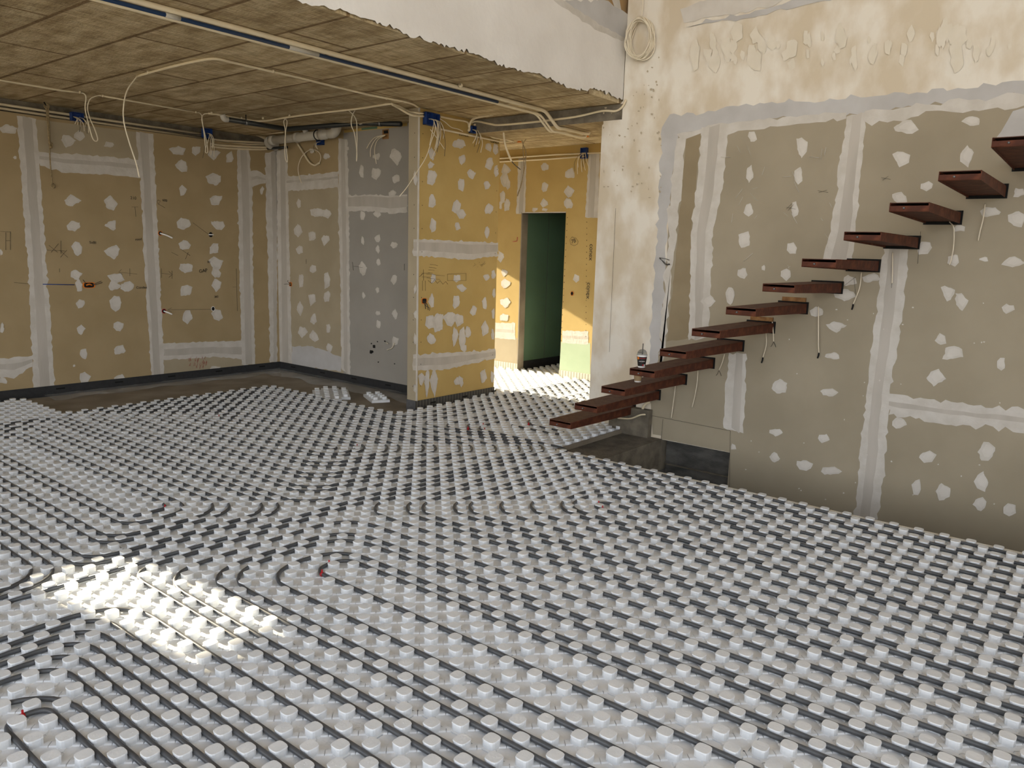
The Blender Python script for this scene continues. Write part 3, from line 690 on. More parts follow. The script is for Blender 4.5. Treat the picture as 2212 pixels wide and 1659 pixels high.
# lower left spiral
for k, (u, v) in enumerate([(-9.5, 18.5), (-11.5, 17.5), (-12.5, 16.5), (-13.5, 15.5), (-14.5, 14.5), (-15.5, 13.5), (-16.5, 11.5)]):
    heat_pipe([(-40, v), (u, v), (u, VB)], '%s grey pipe turn counted inwards in the bottom left spiral' % ORD[k])
heat_pipe([(-19.5, 2), (-19.5, 9.5), (-17.5, 9.5), (-17.5, VB)], 'innermost grey pipe with a red clip at the bottom left corner', clip=[(-18.6, 9.45, 1, 0)])
heat_pipe([(-22, 5.5), (-20.5, 4.5), (-18.5, 2.5), (-18.5, VB)], 'grey printed pipe cutting the bottom left corner of the picture')
# left spiral
for k, (a, v, b, t) in enumerate([(-9.5, 25.5, 8.5, 77.5), (-8.5, 26.5, 7.5, 76.5), (-6.5, 28.5, 5.5, 74.5), (-5.5, 29.5, 4.5, 73.5), (-3.5, 31.5, 2.5, 71.5)]):
    heat_pipe([(a, VT-14+k), (a, v), (b, v), (b, t), (-32, t)], '%s grey pipe turn counted inwards in the left spiral' % ORD[k])
heat_pipe([(-2.5, 76), (-2.5, 33.5), (1.0, 33.5), (1.4, 35), (1.5, 70.5), (-32, 70.5)], 'innermost grey pipe loop with a red clip in the left spiral', clip=[(0.9, 33.6, 1, 0)])
heat_pipe([(-10.5, 80), (-10.5, 24.5), (-34, 24.5)], 'outer of two grey pipe bends at the left picture edge'); heat_pipe([(-11.5, 80), (-11.5, 25.5), (-34, 25.5)], 'inner of two grey pipe bends at the left picture edge')
# middle spiral below the corner of the room: one continuous double spiral
mid = [(88, 44.5), (39.5, 44.5), (39.5, 76.5), (11.5, 76.5), (11.5, 27.5), (36.5, 27.5), (36.5, 73.5), (14.5, 73.5), (14.5, 30.5), (33.5, 30.5), (33.5, 70.5), (17.5, 70.5), (17.5, 33.5), (30.5, 33.5), (30.5, 67.5), (20.5, 67.5), (20.5, 36.5), (27.5, 36.5), (27.5, 64.5), (23.5, 64.5), (23.5, 39.5), (24.5, 39.5), (24.5, 62.5), (26.5, 62.5), (26.5, 37.5), (21.5, 37.5), (21.5, 66.5), (29.5, 66.5), (29.5, 34.5), (18.5, 34.5), (18.5, 69.5), (32.5, 69.5), (32.5, 31.5), (15.5, 31.5), (15.5, 72.5), (35.5, 72.5), (35.5, 28.5), (12.5, 28.5), (12.5, 75.5), (38.5, 75.5), (38.5, 25.5), (9.5, 25.5), (9.5, 78.5), (41.5, 78.5), (41.5, 46.5), (88, 46.5)]
heat_pipe(mid, 'long grey pipe wound in a double spiral between the partition and the left wall', clip=[(26.4, 38.4, 0, 1), (23.6, 63.4, 0, 1)])
for v, l_ in ((26.5, 'grey pipe nearest the stair wall in the sunlit passage'), (28.5, 'second grey pipe from the stair wall in the sunlit passage'), (30.5, 'third grey pipe from the stair wall in the sunlit passage'), (47.5, 'grey pipe in the passage behind the partition end')): heat_pipe([(60, v), (88, v)], l_)
# ================================================================== STAIR TREADS
N_T = 13
def make_tread():
    e = empty('stair_tread')
    L, Wd, th, h0, h1, g = UW-3.085, .222, .004, .056, .078, .016
    b = MB()
    # top plate with softly rounded long edges
    b.box((0, .004, -th), (L, Wd-.004, 0), M['steeltop'])
    for y in (.004, Wd-.004): b.tube([(0, y, -th), (L, y, -th)], .0042, M['steel'], 8)
    b.obj('top_plate', e)
    for y in (0, Wd-th):
        b = MB()
        vs = [(0, y, -h0), (L, y, -h1), (L, y, -th), (0, y, -th), (0, y+th, -h0), (L, y+th, -h1), (L, y+th, -th), (0, y+th, -th)]
        b.add(vs, [(0, 1, 2, 3), (7, 6, 5, 4), (0, 4, 5, 1), (1, 5, 6, 2), (3, 2, 6, 7), (0, 3, 7, 4)], M['steel'])
        b.obj('side_plate', e)
    b = MB(); b.box((.003, th, -h0+.001), (.009, Wd-th, -th-g), M['steel']); b.tube([(.003, th, -h0+.003), (.003, Wd-th, -h0+.003)], .003, M['steel'], 6)
    b.obj('end_plate', e)
    b = MB()
    b.add([(.012, th, -h0+.012), (L-.01, th, -h1+.014), (L-.01, Wd-th, -h1+.014), (.012, Wd-th, -h0+.012), (.012, th, -h0+.015), (L-.01, th, -h1+.017), (L-.01, Wd-th, -h1+.017), (.012, Wd-th, -h0+.015)], [(0,3,2,1),(4,5,6,7),(0,1,5,4),(1,2,6,5),(2,3,7,6),(3,0,4,7)], M['steel']); b.obj('bottom_plate', e)  # plate added to keep light out of the end slot
    b = MB(); b.tube([(.006, Wd*.62, -.034), (-.014, Wd*.62, -.034)], .0065, M['bolt'], 8); b.obj('bolt', e)
    b = MB(); b.box((L-.012, -.012, -h1-.008), (L-.001, Wd+.012, .012), M['black']); b.obj('gap_shade', e)  # solid black block stands in for the shaded gap at the tread root
    return e
ords = ['lowest', 'second lowest', 'third lowest', 'fourth lowest', 'fifth lowest', 'sixth lowest', 'middle', 'sixth highest', 'fifth highest', 'fourth highest', 'third highest', 'second highest', 'highest']
TREADS = []
t0 = make_tread()
for i in range(N_T):
    t = t0 if i == 0 else copy_tree(t0)
    t.location = (3.085, 1.424-.252*i, .209+.177*i)
    tag(t, '%s rusty red steel stair tread' % ords[i] + {3: ', carrying the black cup', 2: ', carrying the paper cup'}.get(i, ''), 'stair tread', 'cantilever stair treads')
    TREADS.append(t)
# wooden packers over some treads
for i in (5, 6):
    mb = MB(); v = 1.424-.252*i; z = .209+.177*i
    mb.box((UW-.02, v+.01, z+.012), (UW-.003, v+.2, z+.045), M['wood'])
    tag(mb.obj('wood_packer'), 'rough wood packer over the %s stair tread' % ords[i], 'wood packer', 'wood packers')
# ================================================================== CABLES
def sag(pts, n=8):
    """Catmull-Rom through points"""
    p = [np.array(q, float) for q in pts]; p = [2*p[0]-p[1]]+p+[2*p[-1]-p[-2]]; out = []
    for i in range(1, len(p)-2):
        for k in range(n):
            t = k/n; out.append(.5*((2*p[i])+(-p[i-1]+p[i+1])*t+(2*p[i-1]-5*p[i]+4*p[i+1]-p[i+2])*t*t+(-p[i-1]+3*p[i]-3*p[i+1]+p[i+2])*t**3))
    out.append(p[-2]); return out
def wpts(px, ax, val, wob=0.): 
    o = []
    for q in px:
        p = at(q[0], q[1], ax, val-(q[2] if len(q) > 2 else 0)); o.append(p)
    return o
def cable(name, px, ax, val, r, m, label, cat, group=None, parts=()):
    mb = MB(); mb.tube(sag(wpts(px, ax, val)), r, m, 7); o = mb.obj(name)
    for pn, ppx, pr, pm in parts:
        b = MB(); b.tube(sag(wpts(ppx, ax, val)), pr, pm, 6); b.obj(pn, o)
    return tag(o, label, cat, group)
TC = [(1, [(1352, 897, 0), (1340, 905, .02), (1328, 925, .03), (1329, 945, .03), (1334, 953, .02)], 'thin white cable curling over the landing under the lowest tread'),
 (3, [(1459, 832, 0), (1457, 850, .02), (1453, 880, .02), (1450, 903, .01)], 'white cable hanging under the third lowest tread'),
 (4, [(1508, 800, 0), (1506, 825, .02), (1501, 855, .02), (1495, 880, .01)], 'white cable hanging under the fourth lowest tread'),
 (5, [(1565, 765, 0), (1560, 783, .02), (1553, 800, .01)], 'short white cable with split wires under the fifth lowest tread'),
 (6, [(1655, 720, 0), (1655, 745, .02), (1648, 772, .01)], 'white cable with a black tip under the sixth lowest tread'),
 (7, [(1668, 690, 0), (1670, 715, .02), (1671, 738, .01)], 'white cable with split wires right of the middle tread end'),
 (8, [(1768, 662, 0), (1768, 700, .02), (1768, 745, .02), (1769, 762, .01)], 'long white cable with a black tip under the sixth highest tread'),
 (9, [(1861, 588, 0), (1857, 620, .02), (1848, 645, .02), (1843, 657, .01)], 'white cable with a black tip under the fifth highest tread'),
 (10, [(1928, 545, 0), (1928, 580, .01), (1927, 612, .01)], 'thin white cable over the long filled joint'),
 (11, [(2050, 478, 0), (2060, 492, .03), (2060, 530, .03), (2055, 560, .02), (2051, 572, .01)], 'white cable bowing down under the third highest tread'),
 (12, [(2128, 440, 0), (2124, 470, .03), (2117, 500, .02), (2113, 520, .01)], 'white cable hanging under the second highest tread'),
 (13, [(1397, 900, 0), (1392, 930, .04), (1400, 955, .05), (1402, 975, .05), (1395, 1003, .05)], 'long white cable drooping past the landing edge into the void')]
for k, px, lab in TC:
    x, y = px[-1][0], px[-1][1]
    parts = []
    if 'black' in lab: parts = [('tip', [(x, y, .01), (x-1, y+6, .01), (x-3, y+12, .01)], .006, M['black'])]
    if 'split' in lab: parts = [('wire', [(x, y, .01), (x-3, y+7, .012), (x-6, y+11, .015)], .0016, M['black']), ('wire', [(x, y, .01), (x+3, y+6, .012), (x+5, y+12, .015)], .0016, M['black'])]
    cable('hanging_cable', px, 0, UW-.006, .0042, M['cable'], lab, 'cable', 'cables hanging from the stair wall', parts)
mb = MB(); mb.tube(sag(wpts([(1404, 868, 0), (1392, 875, .03), (1387, 890, .03), (1388, 902, .03)], 0, UW-.01)), .012, M['conduit'], 8)
mb.tube(sag(wpts([(1406, 896, .0), (1385, 896, .085), (1362, 904, .085), (1335, 903, .085)], 0, UW-.01)), .008, M['conduit'], 8)
tag(mb.obj('conduit_stub'), 'cream flexible conduit ends under the lowest stair treads', 'conduit')
# coil of cable high on the wall
mb = MB()
c0 = at(1385, 84, 0, UW-.05)
for k in range(13):
    a, b = .115+.012*rng.uniform(-1, 1), .165+.014*rng.uniform(-1, 1); ph = rng.uniform(0, 6.28); oy, oz = rng.uniform(-.012, .012), rng.uniform(-.012, .012); tl = rng.uniform(-.12, .12)-.12
    pts = []
    for j in range(33):
        t = ph+2*math.pi*j/32; y, z = a*math.cos(t), b*math.sin(t)
        pts.append((c0[0]+.03*math.sin(3*t+k)*.6-.006*k+.02, c0[1]+y*math.cos(tl)-z*math.sin(tl)+oy, c0[2]+y*math.sin(tl)+z*math.cos(tl)+oz))
    mb.tube(pts, .0058, M['cable'], 6, cap=False)
mb.tube(sag([at(1389, -30, 0, UW-.03), at(1388, 20, 0, UW-.03), at(1383, 45, 0, UW-.04)]), .0048, M['cable'], 6)
mb.tube([at(1372, 44, 0, UW-.08), at(1384, 47, 0, UW-.02), at(1396, 45, 0, UW-.08)], .004, M['cable'], 6)
tag(mb.obj('cable_coil'), 'coil of white cable hung high on the plastered wall corner', 'cable coil')
# ================================================================== CEILING CONDUITS
def cline(name, segs, r, m, label, cat='conduit', group=None, clips=(), n=10):
    mb = MB(); mb.tube(segs, r, m, n); o = mb.obj(name); tag(o, label, cat, group)
    for c in clips:
        b = MB(); p = at(c[0], c[1], 2, ZC-r*1.0)
        b.tube([(p[0]-.006, p[1], ZC-r), (p[0]+.006, p[1], ZC-r)], r+.004, M['conduit'], 8)
        b.box((p[0]-.006, p[1]-.004, ZC-r), (p[0]+.006, p[1]+.004, ZC-.001), M['bolt']); b.obj('clip', o)
    return o
def cpts(px, dz): return [at(x, y, 2, ZC-dz) for x, y in px]
def bundle(v, dz, r, m, label, u1=3.96, end=(4.62, .0), clips=(), u0=-3.5):
    pts = [(u0, v, ZC-dz), (u1-.12, v, ZC-dz)]
    pts = pts+sag([(u1-.1, v, ZC-dz), (u1+.02, v-.01, ZC-dz-.01), (u1+.11, v-.03, ZC-dz-.08), (u1+.19, v-.05, 2.84-dz-.01), (u1+.32, v-.06, 2.835-dz), (end[0], v-.07, 2.835-dz), (end[0]+.03, v-.07, 2.85)], 6)
    return cline('ceiling_conduit', pts, r, m, label, clips=clips)
vth = at(700, 111, 2, ZC-.02)[1]
bundle(vth, .02, .017, M['conduit'], 'thickest cream conduit running along the ceiling to the passage', clips=[(352, 18), (655, 107), (995, 185)])
bundle(vth+.034, .056, .0105, M['conduit'], 'thin cream conduit beside the dark blue tube', u1=3.93)
bundle(vth+.058, .054, .0105, M['conduit'], 'thin cream conduit on the far side of the ceiling bundle', u1=3.9)
cline('ceiling_tube', [(-3.5, vth+.008, ZC-.051), (3.3, vth+.008, ZC-.051)], .0125, M['bluepipe'], 'dark blue tube with grey sleeves in the ceiling bundle', 'tube')
for ua, ub in ((.27, .36), (1.12, 1.36)):
    b = MB(); b.tube([(ua, vth+.008, ZC-.051), (ub, vth+.008, ZC-.051)], .0145, M['drain'], 10)
    b.obj('sleeve', bpy.data.objects['ceiling_tube'])
# conduit that bows across the ceiling and drops a cable
p = cpts([(296, 165), (340, 152), (400, 137), (440, 129), (458, 127), (475, 128), (500, 134), (560, 148), (640, 166), (700, 181), (800, 205), (880, 221), (903, 231)], .012)
cline('ceiling_conduit', sag(p, 4), .0105, M['conduit'], 'bent cream conduit bowing across the middle of the ceiling', clips=[(319, 156), (590, 154), (835, 212)])
d0 = p[0]
def drop(px, d, ): return [at(x, y, 1, d) for x, y in px]
mb = MB(); mb.tube(sag([tuple(d0)]+drop([(275, 195), (267, 230), (268, 265), (280, 310), (294, 352), (301, 383)], d0[1])), .0055, M['cable'], 7)
tag(mb.obj('hanging_cable'), 'long cream cable dropping from the bent ceiling conduit', 'cable')
# conduit near the left wall with cable loops
p1 = cpts([(-60, 164), (0, 173), (60, 183), (130, 195), (172, 200)], .01)
cline('ceiling_conduit', p1, .0095, M['conduit'], 'cream conduit on the ceiling at the left picture edge', clips=[(172, 199)])
q = p1[-1]; q2 = cpts([(220, 207)], .01)[0]
mb = MB(); mb.tube(sag([tuple(q)]+drop([(182, 203), (186, 212), (184, 235), (192, 270), (200, 298), (207, 305), (211, 300), (205, 280), (194, 255), (189, 232), (195, 214), (210, 207)], .5*(q[1]+q2[1]))+[tuple(q2)], 6), .0055, M['cable'], 7)
tag(mb.obj('hanging_cable'), 'cream cable loop hanging between two ceiling conduits at left', 'cable')
p2 = cpts([(220, 207), (300, 221), (380, 235), (425, 243)], .01)
cline('ceiling_conduit', p2, .0085, M['conduit'], 'thin cream conduit between the two left cable loops', clips=[(222, 207), (423, 242)])
q = p2[-1]; p3 = cpts([(450, 245), (480, 249), (520, 256), (550, 261), (575, 261), (612, 255), (660, 248), (720, 241), (780, 234), (830, 226), (846, 224)], .01)
mb = MB(); mb.tube(sag([tuple(q)]+drop([(431, 244), (436, 250), (437, 262), (441, 290), (444, 320), (444, 329), (449, 328), (446, 305), (438, 270), (436, 255), (440, 247)], q[1])+[tuple(p3[0])], 6), .005, M['cable'], 7)
tag(mb.obj('hanging_cable'), 'narrow cream cable loop hanging above the blue wall box', 'cable')
cline('ceiling_conduit', sag(p3, 4), .0105, M['conduit'], 'cream conduit along the ceiling edge above the drain pipes', clips=[(457, 244), (521, 255), (568, 255), (625, 249)])
qq = p3[5]
for px, lab in (([(612, 255), (620, 262), (617, 285), (615, 315), (616, 340), (620, 350), (621, 340), (617, 310), (616, 280), (613, 262), (621, 254)], 'cream cable loop hanging in front of the grey drain pipe'),
                ([(752, 238), (762, 247), (770, 262), (771, 290), (771, 320), (770, 348), (771, 330), (766, 290), (759, 270), (761, 250), (768, 236)], 'crossed cream cable pair hanging before the grey board')):
    d = at(px[0][0], px[0][1], 2, ZC-.01)[1]
    mb = MB(); mb.tube(sag(drop(px, d), 6), .005, M['cable'], 7); tag(mb.obj('hanging_cable'), lab, 'cable')
# conduits at the partition head
p4 = cpts([(846, 224), (862, 229), (880, 238)], .012)+[at(x, y, 1, VP-.02) for x, y in [(895, 243), (915, 245)]]
cline('wall_conduit', sag(p4, 5), .011, M['conduit'], 'upper cream conduit bending down into the blue box on the partition')
p5 = cpts([(848, 226), (862, 234)], .02)+[at(x, y, 1, VP-.02) for x, y in [(885, 247), (900, 250), (915, 251)]]
cline('wall_conduit', sag(p5, 5), .011, M['conduit'], 'lower cream conduit bending down into the blue box on the partition')
def pl(px, ax, val): return sag([at(x, y, ax, val) for x, y in px], 5)
cline('wall_conduit', pl([(951, 252), (980, 258), (1008, 263), (1013, 272), (1016, 284)], 1, VP-.016), .0095, M['conduit'], 'cream conduit from the blue partition box turning down to the small box')
cline('wall_conduit', [at(952, 279, 1, VP-.014), at(1080, 306, 1, VP-.014)]+[at(1105, 306, 1, VP-.014)], .0095, M['conduit'], 'straight cream conduit crossing the top of the partition')
cline('wall_conduit', pl([(1024, 270), (1036, 268), (1048, 278), (1058, 292), (1070, 298), (1090, 300), (1110, 306)], 1, VP-.03), .011, M['conduit'], 'cream flexible conduit curving from the small box towards the passage')
cline('beam_conduit', [tuple(at(1012, 283, 1, VP-.02))]+[tuple(a) for a in pl([(1017, 266), (1030, 262), (1060, 268), (1080, 270), (1150, 264), (1240, 253), (1300, 240), (1330, 240), (1345, 230), (1352, 215)], 0, UW-.018)], .0105, M['conduit'], 'cream conduit along the face of the concrete beam')
cline('beam_conduit', pl([(1013, 275), (1018, 262), (1030, 254), (1060, 249), (1110, 242), (1132, 239), (1118, 236), (1104, 237), (1093, 252), (1088, 280), (1091, 310), (1098, 332), (1105, 348)], 1, VP-.35), .011, M['conduit'], 'cream flexible conduit looping down in front of the passage')
cline('hanging_cable', pl([(1105, 348), (1112, 356), (1124, 366)], 1, VP-.35), .005, M['wire'], 'dark cable end below the looping flexible conduit', 'cable')
mb = MB(); mb.tube(pl([(1127, 303), (1131, 315), (1136, 330), (1134, 360), (1125, 400), (1118, 420), (1119, 421), (1127, 395), (1132, 360), (1130, 330), (1130, 312), (1136, 301)], 0, 4.6), .0045, M['rope'], 6)
tag(mb.obj('hanging_cable'), 'thin doubled wire hanging in the passage mouth', 'cable')
mb = MB(); mb.lathe([(.02, 0), (.03, -.012)], M['orange'], 10, tuple(at(1122, 305, 2, 2.83)))
tag(mb.obj('ceiling_cup'), 'small orange box sunk in the passage ceiling, left one', 'box'); 
mb = MB(); mb.lathe([(.02, 0), (.03, -.012)], M['orange'], 10, tuple(at(1267, 293, 2, 2.83)))
tag(mb.obj('ceiling_cup'), 'small orange box sunk in the passage ceiling where the bundle ends', 'box')
for px, lab in (([(1070, 343), (1200, 334), (1300, 330)], 'upper cream conduit across the sunlit passage wall'), ([(1070, 350), (1180, 344), (1262, 338)], 'lower cream conduit across the sunlit passage wall')):
    cline('wall_conduit', [at(x, y, 0, UD-.014) for x, y in px], .0105, M['conduit'], lab)
# conduits above the left wall boards
for dy, lab, x1 in ((0, 'upper cream conduit above the left wall boards', 441), (9, 'lower cream conduit above the left wall boards', 441)):
    cline('wall_conduit', [at(x, y+dy, 1, VL+.06) for x, y in [(-80, 212), (0, 225), (200, 255), (x1, 290)]], .013, M['conduit'], lab)
for k in range(6):
    y0 = 262+k*7.6
    px = [(456, 296+k*5.2), (490, 300+k*5.2), (560, 304+k*5.0), (572+k*3, 309+k*3.5)] if k > 1 else [(440, 289), (447, 277+k*6), (460, 272+k*6), (490, 276+k*6), (550, 290+k*6), (575, 306+k*2), (584, 317)]
    cline('wall_conduit', sag([at(x, y-6, 1, VL-.02 if k > 3 else VL+.04) for x, y in px], 4), .0125, M['conduit'], '%s of six cream conduits stacked toward the room corner' % ['topmost', 'second', 'third', 'fourth', 'fifth', 'lowest'][k])
# ================================================================== DRAIN PIPES
ud = 3.72
a, b = at(590, 303, 0, ud), at(712, 289, 0, ud)
t = empty('drain_pipe', (float(a[0]), float(a[1]), float(a[2])))
def rel(*p): return [(q[0]-a[0], q[1]-a[1], q[2]-a[2]) for q in p]
mb = MB(); mb.tube(rel(a, b), .052, M['drain'], 20); mb.obj('barrel', t)
for f0, f1 in ((-.04, .03), (.42, .47), (.85, .93)):
    mb = MB(); mb.tube(rel(a+(b-a)*f0, a+(b-a)*f1), .06, M['drain'], 20); mb.obj('socket', t)
e0 = a+(b-a)*1.0
mb = MB(); mb.tube(rel(*sag([e0, e0+np.array([0, -.08, .005]), e0+np.array([0, -.13, .06]), e0+np.array([0, -.135, .14])])), .056, M['drain'], 18); mb.obj('elbow', t)
mb = MB(); mb.tube(rel(*sag([a, a+np.array([0, .09, -.005]), a+np.array([.05, .15, -.03]), a+np.array([.16, .17, -.05])])), .056, M['drain'], 18); mb.obj('elbow', t)
mb = MB(); m_ = a+(b-a)*.62; mb.tube(rel(m_, m_+np.array([-.02, .02, .1])), .034, M['drain'], 14); mb.tube(rel(m_+np.array([-.02, .02, .09]), m_+np.array([-.02, .02, .12])), .042, M['drain'], 14); mb.tube(rel(m_+np.array([-.02, .02, .12]), m_+np.array([0, .0, .2])), .022, M['blackpipe'], 10); mb.obj('branch', t)
mb = MB(); m_ = a+(b-a)*.8; mb.tube(rel(*[m_+np.array([.058*math.sin(x), 0, .058*math.cos(x)]) for x in np.linspace(0, 6.28, 17)]), .006, M['black'], 6, cap=False); mb.obj('strap', t)
tag(t, 'thick grey plastic drain pipe with elbows under the ceiling corner', 'drain pipe')
t = empty('drain_pipe', tuple(map(float, at(492, 258, 2, ZC-.07))))
a = np.array(t.location); k1 = at(620, 279, 2, ZC-.1); k2 = at(780, 266, 0, 3.75); k3 = at(866, 268, 0, 3.78)
mb = MB(); mb.tube(rel(a, k1), .026, M['blackpipe'], 12); mb.obj('barrel', t)
mb = MB(); mb.tube(rel(k1, k2, k3), .027, M['blackpipe'], 12); mb.obj('barrel', t)
mb = MB(); mb.tube(rel(*sag([a, a+np.array([-.04, 0, 0]), a+np.array([-.06, 0, .04])])), .03, M['drain'], 12); o_ = mb.obj('elbow', t); o_['label'] = 'white elbow at the near end'
mb = MB(); mb.tube(rel(k2+np.array([0, .03, 0]), k2-np.array([0, .12, 0])), .033, M['blackpipe'], 12); mb.obj('socket', t)
mb = MB(); mb.box(*[tuple(q) for q in rel(k2+np.array([-.036, -.06, -.02]), k2+np.array([-.033, -.01, .02]))], M['white']); mb.obj('sticker', t)
for f in (.3,):
    c = a+(k1-a)*f; mb = MB(); mb.tube(rel(c, (c[0], c[1], ZC)), .005, M['black'], 6); mb.tube(rel(c-np.array([.01, 0, 0]), c+np.array([.01, 0, 0])), .03, M['bolt'], 12); mb.obj('hanger', t)
c = k2+(k3-k2)*.5; mb = MB(); mb.tube(rel(c, (c[0], c[1], ZC)), .005, M['black'], 6); mb.tube(rel(c-np.array([0, .01, 0]), c+np.array([0, .01, 0])), .031, M['bolt'], 12); mb.obj('hanger', t)
tag(t, 'slim black drain pipe with white end elbow under the ceiling', 'drain pipe')
mb = MB(); mb.tube(pl([(525, 272), (545, 284), (575, 288), (612, 285)], 0, ud-.05), .012, M['conduit'], 8); tag(mb.obj('wall_conduit'), 'cream hose sagging beneath the black drain pipe', 'conduit')
mb = MB(); mb.tube([at(578, 321, 0, 3.8), at(620, 318, 0, 3.8)], .017, M['blackpipe'], 10); tag(mb.obj('tube_stub'), 'short black tube below the grey drain pipe', 'tube')
mb = MB(); mb.tube(pl([(640, 306), (655, 330), (668, 350), (680, 357), (690, 352)], 0, UB-.03), .012, M['conduit'], 8)
mb.tube(pl([(690, 352), (693, 340), (688, 328), (675, 323), (662, 328), (650, 342), (644, 362), (646, 380), (651, 395)], 0, UB-.04), .005, M['cable'], 6)
tag(mb.obj('wall_conduit'), 'cream conduit tail with a looped cable on the back wall', 'conduit')
# ================================================================== BLUE BOXES
def jbox(px, ax, val, w, h, dep, label, wires, wl=(.1, .22), n2=1):
    c = at(px[0], px[1], ax, val-dep/2)
    t = empty('junction_box', tuple(map(float, c)))
    mb = MB()
    W2, H2, D2 = w/2, h/2, dep/2; th = .004
    def bx(lo, hi): 
        if ax == 1: mb.box((lo[0], lo[1], lo[2]), (hi[0], hi[1], hi[2]), M['blue'])
        else: mb.box((lo[1], lo[0], lo[2]), (hi[1], hi[0], hi[2]), M['blue'])
    bx((-W2, D2-th, -H2), (W2, D2, H2)); bx((-W2, -D2, -H2), (-W2+th, D2, H2)); bx((W2-th, -D2, -H2), (W2, D2, H2)); bx((-W2, -D2, H2-th), (W2, D2, H2)); bx((-W2, -D2, -H2), (W2, D2, -H2+th))
    if n2 > 1: bx((-.003, -D2, -H2), (.003, D2, H2))
    mb.obj('box', t)
    for k in range(wires):
        mb = MB(); x0 = rng.uniform(-W2*.6, W2*.6); L = rng.uniform(*wl); dx = rng.uniform(-.5, .5)*L
        pts = [(x0, 0, 0), (x0+dx*.3, -D2-.03, -.02), (x0+dx*.8, -D2-.035-rng.uniform(0, .03), -L*.55), (x0+dx, -D2-.02, -L)]
        if ax == 0: pts = [(p[1], p[0], p[2]) for p in pts]
        mm = rng.choice([M['cable'], M['cable'], M['wire']]); mb.tube(sag(pts, 5), .004 if mm is M['cable'] else .0022, mm, 6); mb.obj('wire', t)
    return tag(t, label, 'junction box', 'blue junction boxes')
jbox((166, 253), 1, VL+.03, .12, .09, .06, 'blue junction box with dark wires above the left wall boards', 8, (.08, .18))
jbox((447, 288), 1, VL+.0, .11, .11, .06, 'blue junction box with fanned white cables near the stacked conduits', 8, (.14, .3))
jbox((692, 306), 0, UB-.0, .10, .08, .05, 'small blue box strapped under the grey drain pipe', 3, (.08, .16))
jbox((932, 258), 1, VP-.0, .19, .12, .05, 'double blue junction box with many cables on the partition', 12, (.14, .34), 2)
jbox((1021, 280), 1, VP-.0, .07, .07, .05, 'small blue junction box with brown wires at the right of the partition', 7, (.1, .24))
jbox((1262, 331), 0, UD, .09, .13, .05, 'dark blue junction box on the sunlit passage wall', 8, (.12, .28))
for px, ax, val, lab in (([(938, 262), (940, 280), (932, 305), (920, 340), (900, 372), (880, 403), (863, 424)], 1, VP-.12, 'long thin cable slanting left from the double blue box'),
                         ([(948, 255), (962, 264), (975, 275), (990, 279), (1000, 284)], 1, VP-.03, 'thin wavy wire right of the double blue box'),
                         ([(944, 260), (949, 285), (944, 315), (933, 342)], 1, VP-.08, 'cable dropping straight from the double blue box'),
                         ([(930, 280), (945, 300), (960, 322)], 1, VP-.06, 'short cable slanting right under the double blue box')):
    mb = MB(); mb.tube(pl(px, ax, val), .0042, M['cable'], 6); tag(mb.obj('hanging_cable'), lab, 'cable')
for k, px in enumerate([[(830, 292), (810, 297), (798, 310), (792, 321)], [(830, 292), (812, 300), (801, 320), (800, 339)], [(832, 292), (815, 303), (809, 325), (813, 354)]]):
    mb = MB(); mb.tube(pl(px, 0, UB-.05), .005, M['cable'], 6); tag(mb.obj('hanging_cable'), '%s of three cream cables from the hole in the grey board' % ['left', 'middle', 'right'][k], 'cable')
# ================================================================== WALL BOXES
def wbox(px, ax, val, w, h, m, label, stub=None, round_=False, inner=True):
    c = at(px[0], px[1], ax, val-.001)
    t = empty('socket_box', tuple(map(float, c))); mb = MB()
    n = 20; pts = []
    def mk(x, y, d): return (x, -d, y) if ax == 1 else (-d, -x, y)
    def ring(s, d): return [mk(math.copysign(abs(math.cos(2*math.pi*k/n))**(1 if round_ else .5), math.cos(2*math.pi*k/n))*w/2*s, math.copysign(abs(math.sin(2*math.pi*k/n))**(1 if round_ else .5), math.sin(2*math.pi*k/n))*h/2*s, d) for k in range(n)]
    vs = ring(1, .0005)+ring(1, .005)+ring(.8, .005)
    fs = [(i*n+k, i*n+(k+1) % n, (i+1)*n+(k+1) % n, (i+1)*n+k) for i in range(2) for k in range(n)]
    mb.add(vs, fs, m); mb.obj('rim', t)
    mb = MB(); mb.add(ring(.82, .0045), [tuple(range(n))], M['black']); mb.obj('recess_shade', t)  # flat black face paints the shade inside the box
    for k, (pts, r, mm) in enumerate(stub or []):
        mb = MB(); mb.tube(sag([mk(*p) for p in pts], 5), r, mm, 7); mb.obj('stub', t)
    return tag(t, label, 'socket box')
wbox((192, 616), 1, VL, .13, .065, M['orange'], 'orange double socket box with green wires on the left wall', [([(.03, 0, .0), (.06, .02, .03), (.12, .045, .03)], .003, M['wire']), ([(.03, 0, .0), (.07, .01, .03), (.13, .03, .03)], .003, M['wire']), ([(-.04, 0, 0), (-.05, .03, .03), (-.07, .06, .03)], .003, M['wire']), ([(-.03, 0, .004), (0, .01, .012), (.03, 0, .004)], .008, M['orange'])])
wbox((346, 504), 1, VL, .055, .055, M['orange'], 'round orange wall sleeve with a white tube stub, left wall', [([(.0, 0, .0), (.03, -.02, .08), (.06, -.05, .16)], .009, M['cupwhite'])], True)
wbox((354, 672), 1, VL, .055, .055, M['red'], 'round red wall sleeve with a white tube stub, left wall', [([(.0, 0, .0), (.02, -.015, .06), (.035, -.03, .12)], .009, M['cupwhite'])], True)
wbox((455, 507), 1, VL, .05, .06, M['black'], 'black round hole with a white pipe band, left wall', [([(-.03, 0, .01), (.03, 0, .01)], .007, M['cupwhite'])], True)
wbox((460, 667), 1, VL, .05, .06, M['cupwhite'], 'plain black round hole with a pale rim, left wall', None, True)
